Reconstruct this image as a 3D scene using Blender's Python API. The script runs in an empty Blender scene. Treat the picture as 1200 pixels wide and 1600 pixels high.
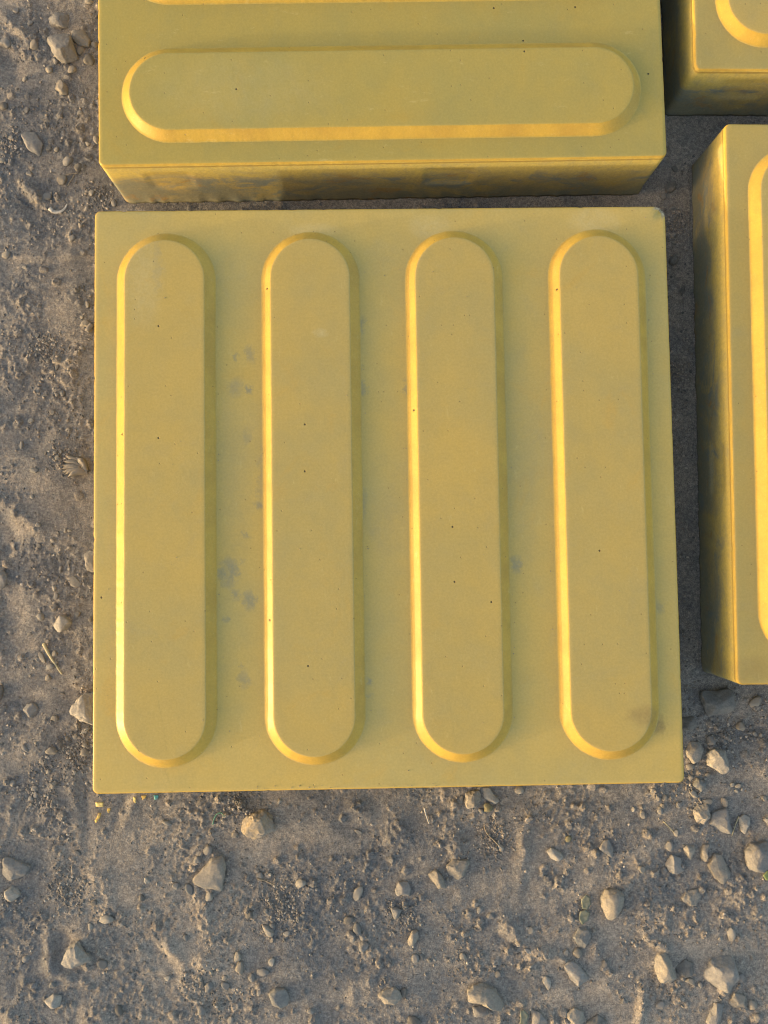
import bpy, bmesh, math, random
import numpy as np
from mathutils import Vector, Matrix, noise as mnoise

scn = bpy.context.scene
COL = scn.collection
# ------------------------------------------------------------------ camera
CAM_LOC = Vector((-0.00877, -0.03899, 0.52306))
CAM_ROT = (0.0498, -0.01348, -0.01503)
FPX = 1192.12                                   # focal length in pixels of the 1200 x 1600 photograph
cam_d = bpy.data.cameras.new('camera')
cam = bpy.data.objects.new('camera', cam_d)
COL.objects.link(cam)
cam.location = CAM_LOC
cam.rotation_euler = CAM_ROT
cam_d.sensor_fit = 'VERTICAL'
cam_d.sensor_height = 32.0
cam_d.lens = FPX / 1600.0 * 32.0
cam_d.clip_start = 0.01
cam_d.clip_end = 200.0
scn.camera = cam
# ------------------------------------------------------------------ light
SUN_EL = math.radians(4.2)
SUN_AZ = Vector((-math.cos(math.radians(15)), -math.sin(math.radians(15)), 0))   # towards the sun
w = bpy.data.worlds.new('World')
scn.world = w
w.use_nodes = True
wt = w.node_tree
bg = wt.nodes['Background']
sky = wt.nodes.new('ShaderNodeTexSky')
sky.sky_type = 'NISHITA'
sky.sun_disc = False
sky.sun_elevation = SUN_EL
sky.sun_rotation = math.atan2(SUN_AZ.x, SUN_AZ.y)
sky.air_density = 0.7
sky.dust_density = 3.0
sky.ozone_density = 0.2
wt.links.new(sky.outputs[0], bg.inputs[0])
bg.inputs[1].default_value = 0.15
sun_d = bpy.data.lights.new('sun', 'SUN')
sun_d.energy = 0.58
sun_d.angle = math.radians(0.6)
sun_d.color = (1.0, 0.87, 0.62)
sun = bpy.data.objects.new('sun', sun_d)
COL.objects.link(sun)
sd = Vector((SUN_AZ.x * math.cos(SUN_EL), SUN_AZ.y * math.cos(SUN_EL), math.sin(SUN_EL)))
sun.rotation_euler = sd.to_track_quat('Z', 'Y').to_euler()
sun.location = sd * 3
vs = scn.view_settings
vs.view_transform = 'Standard'
vs.look = 'None'
vs.gamma = 1.0
vs.use_curve_mapping = False
vs.exposure = 2.50
scn.cycles.filter_width = 1.1

# ------------------------------------------------------------------ helpers
RM = cam.rotation_euler.to_matrix()
TILE_H = 0.0560


def at(px, py, z=-TILE_H):
    """the point on the level z that stands behind a pixel of the 1200 x 1600 photograph"""
    d = RM @ Vector(((px - 600) / FPX, -(py - 800) / FPX, -1))
    t = (z - CAM_LOC.z) / d.z
    return CAM_LOC + d * t


PXM = (CAM_LOC.z + TILE_H) / FPX                # metres per pixel on the ground


def tag(o, label=None, cat=None, group=None, kind=None):
    if label: o['label'] = label
    if cat: o['category'] = cat
    if group: o['group'] = group
    if kind: o['kind'] = kind
    return o


def mesh_obj(name, verts, faces, mat, parent=None, smooth=True, loc=None):
    me = bpy.data.meshes.new(name)
    me.from_pydata([tuple(v) for v in verts], [], [tuple(f) for f in faces])
    me.update()
    if smooth:
        me.polygons.foreach_set('use_smooth', [True] * len(me.polygons))
    if mat: me.materials.append(mat)
    o = bpy.data.objects.new(name, me)
    COL.objects.link(o)
    if loc is not None: o.location = loc
    if parent: o.parent = parent
    return o


class NT:
    """short-hand for building a material's node tree"""
    def __init__(self, name):
        self.m = bpy.data.materials.new(name)
        self.m.use_nodes = True
        self.t = self.m.node_tree
        self.b = self.t.nodes['Principled BSDF']
        self.tc = self.t.nodes.new('ShaderNodeTexCoord')

    def n(self, kind, **kw):
        x = self.t.nodes.new('ShaderNode' + kind)
        for k, v in kw.items(): setattr(x, k, v)
        return x

    def put(self, sock, v):
        if hasattr(v, 'is_output') or isinstance(v, bpy.types.NodeSocket): self.t.links.new(v, sock)
        elif isinstance(v, (tuple, list)) and len(v) == 3 and sock.type == 'RGBA': sock.default_value = (*v, 1)
        else: sock.default_value = v

    def math(self, op, a, b=0.0, c=None, clamp=False):
        x = self.n('Math', operation=op, use_clamp=clamp)
        self.put(x.inputs[0], a); self.put(x.inputs[1], b)
        if c is not None: self.put(x.inputs[2], c)
        return x.outputs[0]

    def mix(self, f, a, b, blend='MIX'):
        x = self.n('Mix', data_type='RGBA', blend_type=blend)
        self.put(x.inputs[0], f); self.put(x.inputs[6], a); self.put(x.inputs[7], b)
        return x.outputs[2]

    def ramp(self, v, lo, hi, a=0.0, b=1.0):
        x = self.n('MapRange', interpolation_type='SMOOTHSTEP')
        self.put(x.inputs[0], v)
        for i, q in enumerate((lo, hi, a, b)): self.put(x.inputs[1 + i], q)
        return x.outputs[0]

    def noise(self, scale, detail=3.0, rough=0.55, vec=None, dist=0.0):
        x = self.n('TexNoise')
        self.put(x.inputs['Vector'], vec if vec is not None else self.tc.outputs['Object'])
        x.inputs['Scale'].default_value = scale
        x.inputs['Detail'].default_value = detail
        x.inputs['Roughness'].default_value = rough
        x.inputs['Distortion'].default_value = dist
        return x.outputs['Fac']

    def voro(self, scale, vec=None, feature='F1', dims='3D'):
        x = self.n('TexVoronoi', feature=feature, voronoi_dimensions=dims)
        self.put(x.inputs['Vector'], vec if vec is not None else self.tc.outputs['Object'])
        x.inputs['Scale'].default_value = scale
        return x

    def mapping(self, scale=(1, 1, 1), loc=(0, 0, 0)):
        x = self.n('Mapping')
        self.put(x.inputs[0], self.tc.outputs['Object'])
        x.inputs[1].default_value = loc
        x.inputs[3].default_value = scale
        return x.outputs[0]

    def bump(self, h, dist, strength=1.0, prev=None):
        x = self.n('Bump')
        x.inputs['Strength'].default_value = strength
        x.inputs['Distance'].default_value = dist
        self.put(x.inputs['Height'], h)
        if prev is not None: self.put(x.inputs['Normal'], prev)
        return x.outputs[0]


# ------------------------------------------------------------------ materials
def tile_material(name, spots, dust_col, seed, pure=(0.48, 0.305, 0.044)):
    t = NT(name)
    ob = t.tc.outputs['Object']
    off = (seed * 1.37, seed * 0.71, seed * 0.33)
    v = t.mapping((1, 1, 1), off)
    geo = t.n('NewGeometry')
    nz = t.n('SeparateXYZ'); t.put(nz.inputs[0], geo.outputs['Normal'])
    sp = t.n('SeparateXYZ'); t.put(sp.inputs[0], ob)
    n_big = t.noise(9, 4, 0.6, v)
    n_mid = t.noise(38, 5, 0.65, v, 0.4)
    n_fine = t.noise(600, 3, 0.7, v)
    n_grain = t.noise(1500, 2, 0.7, v)
    # settled cement dust and efflorescence on the level faces
    level = t.ramp(nz.outputs['Z'], 0.86, 0.985)
    dust = t.math('MULTIPLY', level, t.ramp(n_mid, 0.2, 0.75, 0.82, 1.0))
    pure_c = t.mix(t.ramp(n_mid, 0.3, 0.75), pure, (pure[0] * 0.82, pure[1] * 0.80, pure[2] * 0.9))
    grey = t.mix(t.ramp(n_big, 0.35, 0.68), dust_col, (dust_col[0] * 0.85, dust_col[1] * 0.93, dust_col[2] * 1.14))
    grey = t.mix(t.math('MULTIPLY', t.ramp(t.noise(22, 5, 0.7, v, 1.0), 0.55, 0.8), 0.45), grey,
                 (dust_col[0] * 1.08, dust_col[1] * 0.92, dust_col[2] * 0.62))
    c = t.mix(dust, pure_c, grey)
    # moulded sides: ochre, olive and blue-grey stains, pulled along the edge
    side = t.math('MULTIPLY', t.ramp(nz.outputs['Z'], 0.62, 0.3), t.ramp(sp.outputs['Z'], -0.0005, -0.0025))
    vs_ = t.mapping((1, 1, 1.6), off)
    s1 = t.noise(16, 5, 0.6, vs_, 0.8)
    s2 = t.noise(42, 4, 0.6, vs_, 0.5)
    depth = t.math('MULTIPLY', sp.outputs['Z'], -1.0 / 0.056)
    sc = t.mix(t.ramp(s2, 0.35, 0.65), (0.44, 0.32, 0.095), (0.38, 0.31, 0.125))
    bl = t.ramp(t.math('ADD', s1, t.math('MULTIPLY', depth, 0.42)), 0.58, 0.86)
    sc = t.mix(t.math('MULTIPLY', bl, 0.85), sc, (0.175, 0.185, 0.150))
    sc = t.mix(t.math('MULTIPLY', t.ramp(s2, 0.56, 0.7), 0.6), sc, (0.34, 0.19, 0.045))
    lip = t.ramp(t.math('ADD', depth, t.math('MULTIPLY', s2, 0.30)), 0.66, 0.34)
    sc = t.mix(lip, sc, (0.53, 0.40, 0.105))
    sc = t.mix(t.math('MULTIPLY', t.ramp(t.noise(120, 6, 0.75, v, 0.6), 0.46, 0.66), 0.30), sc, (0.26, 0.245, 0.165))
    sc = t.mix(t.ramp(t.noise(420, 4, 0.8, v), 0.35, 0.70), t.mix(1.0, sc, (0.92, 0.92, 0.92), 'MULTIPLY'), t.mix(1.0, sc, (1.09, 1.08, 1.06), 'MULTIPLY'))
    sc = t.mix(t.math('MULTIPLY', t.ramp(t.noise(26, 5, 0.7, t.mapping((1, 1, 2.2), (off[0], 7, 1)), 1.0), 0.50, 0.66), t.ramp(depth, 0.2, 0.5, 0.15, 0.85)), sc, (0.165, 0.190, 0.180))
    line = t.math('MULTIPLY', t.ramp(depth, 0.030, 0.050), t.ramp(depth, 0.085, 0.060))
    sc = t.mix(t.math('MULTIPLY', line, 0.75), sc, (0.26, 0.165, 0.03))
    c = t.mix(side, c, sc)
    # blotches of their own shape
    if spots:
        warp = t.math('MULTIPLY', t.math('SUBTRACT', t.noise(120, 6, 0.8, v), 0.5), 0.022)
        acc = {}
        for (x, y, rx, ry, k, kind) in spots:
            dx = t.math('DIVIDE', t.math('SUBTRACT', t.math('ADD', sp.outputs['X'], warp), x), rx)
            dy = t.math('DIVIDE', t.math('SUBTRACT', sp.outputs['Y'], y), ry)
            d2 = t.math('ADD', t.math('MULTIPLY', dx, dx), t.math('MULTIPLY', dy, dy))
            f = t.math('MULTIPLY', t.ramp(d2, 2.6, -0.4), k * 0.85)
            acc[kind] = f if kind not in acc else t.math('MAXIMUM', acc[kind], f)
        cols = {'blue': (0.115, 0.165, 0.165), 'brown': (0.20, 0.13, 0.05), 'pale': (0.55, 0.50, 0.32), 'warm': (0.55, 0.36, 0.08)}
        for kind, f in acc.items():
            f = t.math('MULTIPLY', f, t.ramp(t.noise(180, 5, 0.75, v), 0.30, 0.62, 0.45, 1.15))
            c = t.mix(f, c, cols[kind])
    c = t.mix(t.ramp(n_fine, 0.32, 0.68, 0.0, 1.0), c, t.mix(1.0, c, (0.90, 0.91, 0.88), 'MULTIPLY'))
    c = t.mix(t.ramp(t.noise(28, 6, 0.7, t.mapping((1, 1, 1), (off[0] + 9, 2, 4)), 1.2), 0.52, 0.72, 0, 0.5), c, t.mix(1.0, c, (0.93, 0.97, 1.18), 'MULTIPLY'))
    c = t.mix(t.ramp(n_grain, 0.62, 0.75, 0.0, 0.25), c, (0.62, 0.55, 0.34))
    # pin holes
    vo = t.voro(40, v, dims='2D')
    cs = t.n('SeparateColor'); t.put(cs.inputs[0], vo.outputs['Color'])
    hole = t.math('MULTIPLY', t.ramp(vo.outputs['Distance'], 0.034, 0.018), t.math('LESS_THAN', cs.outputs[0], 0.045))
    vo2 = t.voro(150, v, dims='2D')
    cs2 = t.n('SeparateColor'); t.put(cs2.inputs[0], vo2.outputs['Color'])
    speck = t.math('MULTIPLY', t.ramp(vo2.outputs['Distance'], 0.09, 0.03), t.math('LESS_THAN', cs2.outputs[1], 0.05))
    c = t.mix(t.math('MULTIPLY', speck, 0.55), c, (0.16, 0.11, 0.04))
    c = t.mix(t.math('MULTIPLY', hole, 0.9), c, (0.05, 0.035, 0.015))
    # fine mottling and faint rubbed streaks of the skin
    c = t.mix(t.ramp(t.noise(75, 6, 0.7, v, 0.3), 0.40, 0.70, 0, 0.55), c, t.mix(1.0, c, (0.90, 0.93, 1.02), 'MULTIPLY'))
    c = t.mix(t.ramp(t.noise(210, 4, 0.75, t.mapping((1, 0.35, 1), off)), 0.60, 0.78, 0, 0.45), c, (0.52, 0.41, 0.16))
    c = t.mix(t.ramp(t.noise(130, 5, 0.8, t.mapping((0.7, 1, 1), (off[0] + 3, 1, 0))), 0.63, 0.80, 0, 0.4), c, (0.27, 0.20, 0.075))
    # broken corner shows the concrete core
    ch = t.n('Attribute', attribute_name='chip')
    core = t.mix(t.ramp(n_fine, 0.35, 0.65), (0.20, 0.17, 0.13), (0.40, 0.34, 0.22))
    c = t.mix(ch.outputs['Fac'], c, core)
    t.put(t.b.inputs['Base Color'], c)
    rg = t.math('ADD', t.math('MULTIPLY', level, 0.2), t.ramp(n_mid, 0.3, 0.7, 0.38, 0.47))
    t.put(t.b.inputs['Roughness'], t.math('ADD', rg, t.math('MULTIPLY', side, 0.35)))
    t.b.inputs['Specular IOR Level'].default_value = 0.30
    b = t.bump(n_big, 0.0015, 0.3)
    b = t.bump(t.noise(120, 2, 0.5, v), 0.0002, 0.3, b)
    b = t.bump(n_fine, 0.00006, 0.5, b)
    b = t.bump(t.math('MULTIPLY', side, t.noise(330, 5, 0.7, v)), 0.0004, 0.35, b)
    b = t.bump(t.math('SUBTRACT', 0.0, t.math('ADD', hole, t.math('MULTIPLY', speck, 0.4))), 0.0006, 0.8, b)
    t.put(t.b.inputs['Normal'], b)
    return t.m


def ground_material():
    t = NT('dusty_earth')
    ob = t.tc.outputs['Object']
    big = t.noise(7, 5, 0.6, ob, 0.6)
    mid = t.noise(45, 5, 0.65, ob, 0.5)
    fine = t.noise(420, 4, 0.75, ob)
    grain = t.noise(1300, 2, 0.7, ob)
    cool = (0.164, 0.162, 0.163)
    warm = (0.290, 0.256, 0.220)
    c = t.mix(t.ramp(t.math('ADD', t.math('MULTIPLY', big, 0.6), t.math('MULTIPLY', mid, 0.4)), 0.36, 0.62), cool, warm)
    c = t.mix(t.ramp(t.noise(16, 5, 0.7, t.mapping((1, 1, 1), (3, 5, 1)), 0.8), 0.58, 0.78, 0, 0.6), c, (0.128, 0.130, 0.136))
    c = t.mix(t.ramp(fine, 0.35, 0.68), t.mix(1.0, c, (0.75, 0.75, 0.76), 'MULTIPLY'), t.mix(1.0, c, (1.32, 1.30, 1.26), 'MULTIPLY'))
    c = t.mix(t.ramp(grain, 0.38, 0.65), t.mix(1.0, c, (0.78, 0.78, 0.78), 'MULTIPLY'), t.mix(1.0, c, (1.28, 1.27, 1.24), 'MULTIPLY'))
    vo = t.voro(620, ob)
    cs = t.n('SeparateColor'); t.put(cs.inputs[0], vo.outputs['Color'])
    pale = t.math('MULTIPLY', t.ramp(vo.outputs['Distance'], 0.42, 0.25), t.math('LESS_THAN', cs.outputs[0], 0.045))
    dark = t.math('MULTIPLY', t.ramp(vo.outputs['Distance'], 0.45, 0.25), t.math('GREATER_THAN', cs.outputs[0], 0.90))
    c = t.mix(t.math('MULTIPLY', pale, 0.45), c, (0.30, 0.27, 0.23))
    c = t.mix(t.math('MULTIPLY', dark, 0.5), c, (0.07, 0.066, 0.06))
    t.put(t.b.inputs['Base Color'], c)
    t.b.inputs['Roughness'].default_value = 0.95
    t.b.inputs['Specular IOR Level'].default_value = 0.15
    b = t.bump(t.noise(260, 6, 0.85, ob), 0.0016, 0.9)
    b = t.bump(grain, 0.0004, 0.9, b)
    t.put(t.b.inputs['Normal'], b)
    return t.m


def stone_material(name, a, b_, dusty=0.45):
    t = NT(name)
    info = t.n('ObjectInfo')
    geo = t.n('NewGeometry')
    nz = t.n('SeparateXYZ'); t.put(nz.inputs[0], geo.outputs['Normal'])
    n1 = t.noise(140, 5, 0.65)
    n2 = t.noise(900, 3, 0.75)
    c = t.mix(t.ramp(n1, 0.35, 0.66), a, b_)
    c = t.mix(t.ramp(n2, 0.35, 0.7), t.mix(1.0, c, (0.80, 0.80, 0.80), 'MULTIPLY'), t.mix(1.0, c, (1.15, 1.14, 1.12), 'MULTIPLY'))
    k = t.math('ADD', 0.86, t.math('MULTIPLY', info.outputs['Random'], 0.26))
    hs = t.n('HueSaturation'); t.put(hs.inputs['Color'], c); t.put(hs.inputs['Value'], k)
    c = hs.outputs[0]
    d = t.math('MULTIPLY', t.ramp(t.noise(200, 4, 0.7), 0.42, 0.66), dusty)
    c = t.mix(d, c, (0.225, 0.204, 0.180))
    t.put(t.b.inputs['Base Color'], c)
    t.b.inputs['Roughness'].default_value = 0.82
    t.b.inputs['Specular IOR Level'].default_value = 0.25
    b = t.bump(t.noise(500, 5, 0.75), 0.0006, 0.6)
    b = t.bump(t.noise(2200, 2, 0.7), 0.00015, 0.5, b)
    t.put(t.b.inputs['Normal'], b)
    return t.m


def plain(name, a, b_, scale=300, rough=0.7, bump=0.0002, dirt=0.25):
    t = NT(name)
    c = t.mix(t.ramp(t.noise(scale, 4, 0.65), 0.35, 0.68), a, b_)
    c = t.mix(t.math('MULTIPLY', t.ramp(t.noise(scale * 1.7, 4, 0.7), 0.5, 0.7), dirt), c, (0.24, 0.21, 0.17))
    t.put(t.b.inputs['Base Color'], c)
    t.b.inputs['Roughness'].default_value = rough
    t.put(t.b.inputs['Normal'], t.bump(t.noise(scale * 3, 3, 0.7), bump, 0.6))
    return t.m


M_GROUND = ground_material()
M_STONE = {
    'tan': stone_material('tan_stone', (0.262, 0.235, 0.196), (0.212, 0.193, 0.165)),
    'grey': stone_material('grey_stone', (0.218, 0.208, 0.195), (0.175, 0.169, 0.161)),
    'blue': stone_material('blue_grey_stone', (0.140, 0.142, 0.140), (0.180, 0.174, 0.162), 0.30),
    'dark': stone_material('dark_stone', (0.118, 0.112, 0.104), (0.145, 0.136, 0.122), 0.35),
    'pale': stone_material('pale_stone', (0.305, 0.282, 0.245), (0.245, 0.226, 0.198), 0.25),
    'rust': stone_material('ochre_stone', (0.265, 0.215, 0.145), (0.235, 0.212, 0.18), 0.35),
    'green': stone_material('greenish_stone', (0.23, 0.21, 0.11), (0.21, 0.185, 0.125), 0.2),
}
CWORD = {'tan': 'tan', 'grey': 'grey', 'blue': 'blue-grey', 'dark': 'dark grey', 'pale': 'pale', 'rust': 'ochre', 'green': 'greenish'}

# ------------------------------------------------------------------ tiles: where they lie
# x, y, turn, level of the top, size
TILES = {
    'main': (0.0, 0.0, 0.0, 0.0, 1.0),
    'upper': (0.00095, 0.43358, math.pi / 2 + 0.00849, 0.0, 1.0),
    'right': (0.43935, 0.0595, -0.01534, -0.0015, 0.988),
    'corner': (0.42651, 0.49653, -0.00987, 0.0, 1.0),
}

# ------------------------------------------------------------------ ground
_rs = np.random.RandomState(11)
_perm = np.arange(512); _rs.shuffle(_perm)
_perm = np.concatenate([_perm, _perm])
_ga = _rs.rand(512) * 2 * np.pi
_gx, _gy = np.cos(_ga), np.sin(_ga)


def perlin(x, y, seed=0):
    x = x + seed * 17.37; y = y + seed * 9.91
    xi = np.floor(x).astype(np.int64); yi = np.floor(y).astype(np.int64)
    xf = x - xi; yf = y - yi
    u = xf ** 3 * (xf * (xf * 6 - 15) + 10); v = yf ** 3 * (yf * (yf * 6 - 15) + 10)

    def g(i, j):
        h = _perm[(_perm[(xi + i) & 511] + yi + j) & 511]
        return _gx[h] * (xf - i) + _gy[h] * (yf - j)
    a = g(0, 0) * (1 - u) + g(1, 0) * u
    b = g(0, 1) * (1 - u) + g(1, 1) * u
    return (a * (1 - v) + b * v) * 1.5


def fbm(x, y, f, octs, rough=0.5, seed=0):
    s = np.zeros_like(x); a = 1.0
    for i in range(octs):
        s += a * perlin(x * f, y * f, seed + i * 3)
        a *= rough; f *= 2.03
    return s


def axis(lo, hi, step, grow=1.16, n=62):
    core = np.arange(lo, hi + step / 2, step)
    d = step * np.cumsum(grow ** np.arange(1, n + 1))
    return np.concatenate([(lo - d)[::-1], core, core[-1] + d])


AX = axis(-0.335, 0.345, 0.0008)
AY = axis(-0.420, 0.425, 0.0008)
GX, GY = np.meshgrid(AX, AY)
near = 1.0 / (1.0 + (np.maximum(0, np.hypot(GX, GY) - 0.55) / 0.25) ** 2)
H = 0.0016 * fbm(GX, GY, 11, 2, 0.5, 1)
wx = GX + 0.006 * perlin(GX * 40, GY * 40, 31); wy = GY + 0.006 * perlin(GX * 40, GY * 40, 37)
crumb = np.clip(0.5 + 1.1 * fbm(GX, GY, 17, 3, 0.55, 5), 0.08, 1)      # loose patches and trodden ones
H += 0.0009 * fbm(wx, wy, 38, 2, 0.5, 9)
H += crumb * 0.00085 * fbm(wx, wy, 110, 2, 0.6, 14)
H += near * crumb * 0.00052 * fbm(wx, wy, 210, 2, 0.6, 21)
H += near * crumb * 0.00040 * np.abs(perlin(GX * 300, GY * 300, 24)) ** 0.7
H += near * (0.3 + 0.7 * crumb) * 0.00034 * fbm(GX, GY, 520, 2, 0.8, 26)


def blob(px, py, rx, ry, deg, h, sharp=2.0):
    """a hump (or hollow) trodden into the dirt"""
    c = at(px, py); a = math.radians(deg)
    dx = GX - c.x; dy = GY - c.y
    u = (dx * math.cos(a) + dy * math.sin(a)) / (rx * PXM); v = (-dx * math.sin(a) + dy * math.cos(a)) / (ry * PXM)
    d = u * u + v * v + 0.55 * perlin(GX * 55, GY * 55, 41)
    return 0.95 * h * np.exp(-np.clip(d, 0, 30) ** (sharp / 2)) * (1 + 0.5 * perlin(GX * 90, GY * 90, 43))


for b in [(28, 48, 34, 9, -48, 0.0035), (14, 95, 26, 30, 0, -0.004), (38, 318, 24, 15, -35, -0.004), (50, 300, 22, 9, -45, 0.003),
          (28, 800, 44, 12, -38, 0.004), (8, 845, 20, 30, -30, -0.004), (5, 960, 25, 45, 10, -0.003), (112, 1235, 9, 40, 8, 0.0014),
          (132, 1250, 9, 48, 5, -0.0016), (205, 1262, 8, 34, -22, 0.0014), (188, 1262, 9, 34, -22, -0.0025), (78, 1495, 9, 28, 8, 0.0035),
          (96, 1475, 15, 22, -25, -0.0028), (112, 1530, 34, 8, -20, 0.0022), (318, 1430, 13, 30, 8, 0.0020), (325, 1500, 20, 16, 0, 0.0022),
          (265, 1480, 32, 10, -52, 0.0032), (256, 1497, 20, 14, -40, -0.0022), (150, 1380, 22, 26, 0, 0.0016), (565, 1265, 26, 12, -35, 0.0028),
          (618, 1315, 18, 20, -30, 0.0032), (716, 1335, 10, 28, 5, 0.0024), (815, 1340, 10, 40, -8, 0.0030), (690, 1420, 40, 20, 0, 0.0012),
          (798, 1450, 26, 12, -60, 0.0026), (850, 1490, 50, 9, -18, 0.0026), (800, 1475, 30, 9, -30, -0.002), (1175, 1410, 34, 30, 30, 0.0045),
          (1030, 1475, 30, 8, -35, 0.0030), (1000, 1465, 34, 18, -20, -0.0015), (1000, 1575, 7, 30, -10, 0.004), (930, 1495, 12, 24, -10, 0.0022),
          (575, 1550, 34, 26, 0, 0.0026), (540, 1490, 28, 20, -30, -0.002), (40, 1110, 30, 30, 0, -0.0020), (60, 1160, 18, 16, 0, 0.0022),
          (640, 1540, 30, 30, 0, 0.0016), (150, 1600, 18, 22, 0, 0.003), (25, 1590, 18, 18, 0, 0.003), (120, 1090, 40, 26, 20, -0.0022),
          (45, 595, 9, 34, -28, -0.0018), (108, 570, 18, 22, 0, 0.0018), (48, 690, 20, 18, 0, -0.0016), (95, 400, 60, 8, 2, 0.0018),
          (1075, 1390, 40, 20, -10, -0.0016), (1010, 1340, 30, 20, 0, 0.0012), (470, 1330, 60, 34, 20, -0.0010), (740, 1300, 16, 30, 10, -0.002)]:
    H += blob(*b)
# clods and half-buried grains pressed up through the crust
rs = np.random.RandomState(5)
FX0, FY0, ST = AX[62], AY[62], 0.0008
NXC = len(AX) - 124; NYC = len(AY) - 124
for k in range(15000):
    r = 0.0009 + 0.0028 * rs.rand() ** 4.5
    cx = FX0 + rs.rand() * (NXC - 1) * ST; cy = FY0 + rs.rand() * (NYC - 1) * ST
    i0 = int((cx - FX0) / ST) + 62; j0 = int((cy - FY0) / ST) + 62
    if crumb[j0, i0] < 0.75 * rs.rand(): continue
    q = int(r * 1.6 / ST) + 2
    ys = slice(max(j0 - q, 0), j0 + q + 1); xs = slice(max(i0 - q, 0), i0 + q + 1)
    X, Y = GX[ys, xs] - cx, GY[ys, xs] - cy
    a = rs.rand() * 3.14; e = 0.65 + 0.35 * rs.rand()
    u = X * math.cos(a) + Y * math.sin(a); v = (-X * math.sin(a) + Y * math.cos(a)) / e
    n_ = 2 + 2.5 * rs.rand()
    d = ((np.abs(u) ** n_ + np.abs(v) ** n_) ** (1 / n_)) / r
    tilt = (u * math.cos(k) + v * math.sin(k)) / r
    H[ys, xs] += (0.40 + 0.50 * rs.rand()) * r * np.clip(3.5 - 3.5 * d, 0, 0.85 + 0.4 * tilt) * (d < 1)
H *= 1.0
H -= H.mean()
# the tiles have bedded themselves in: level under and just round each
for (tx, ty, ta, tz, ts) in TILES.values():
    c, s = math.cos(-ta), math.sin(-ta)
    u = np.abs((GX - tx) * c - (GY - ty) * s); v = np.abs((GX - tx) * s + (GY - ty) * c)
    d = np.hypot(np.maximum(u - 0.2, 0), np.maximum(v - 0.2, 0))
    k = np.clip(d / 0.028, 0, 1); k = k * k * (3 - 2 * k)
    H = np.where(d <= 0.0, -0.0012, H * (0.25 + 0.75 * k) - 0.0006 * (1 - k))
    H = np.minimum(H, np.where(d > 0, 0.0016 + d * 0.32, 0.0))
GZ = H - TILE_H


def ground_z(x, y):
    i = int(np.clip(np.searchsorted(AX, x) - 1, 0, len(AX) - 2)); j = int(np.clip(np.searchsorted(AY, y) - 1, 0, len(AY) - 2))
    fx = (x - AX[i]) / (AX[i + 1] - AX[i]); fy = (y - AY[j]) / (AY[j + 1] - AY[j])
    return float((GZ[j, i] * (1 - fx) + GZ[j, i + 1] * fx) * (1 - fy) + (GZ[j + 1, i] * (1 - fx) + GZ[j + 1, i + 1] * fx) * fy)


def ground_mean(x, y, r):
    return sum(ground_z(x + r * math.cos(a), y + r * math.sin(a)) for a in (0, 1.05, 2.1, 3.14, 4.2, 5.25)) / 6


def build_ground():
    ny, nx = GX.shape
    co = np.empty((ny * nx, 3), dtype=np.float32)
    co[:, 0] = GX.ravel(); co[:, 1] = GY.ravel(); co[:, 2] = GZ.ravel()
    idx = np.arange(ny * nx, dtype=np.int32).reshape(ny, nx)
    q = np.stack([idx[:-1, :-1], idx[:-1, 1:], idx[1:, 1:], idx[1:, :-1]], -1).reshape(-1)
    me = bpy.data.meshes.new('ground')
    nf = (ny - 1) * (nx - 1)
    me.vertices.add(ny * nx); me.vertices.foreach_set('co', co.ravel())
    me.loops.add(nf * 4); me.loops.foreach_set('vertex_index', q)
    me.polygons.add(nf)
    me.polygons.foreach_set('loop_start', np.arange(0, nf * 4, 4, dtype=np.int32))
    me.polygons.foreach_set('loop_total', np.full(nf, 4, dtype=np.int32))
    me.polygons.foreach_set('use_smooth', np.ones(nf, dtype=bool))
    me.update(calc_edges=True)
    me.materials.append(M_GROUND)
    o = bpy.data.objects.new('ground', me)
    COL.objects.link(o)
    tag(o, 'dry grey-brown dusty earth with loose crumbs under the yellow tiles', kind='structure')


build_ground()

# ------------------------------------------------------------------ tiles
HS = 0.2


def n1(x, seed=0.0, f=1.0):
    return mnoise.noise(Vector((x * f, seed * 3.7, seed * 1.3)))


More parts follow.
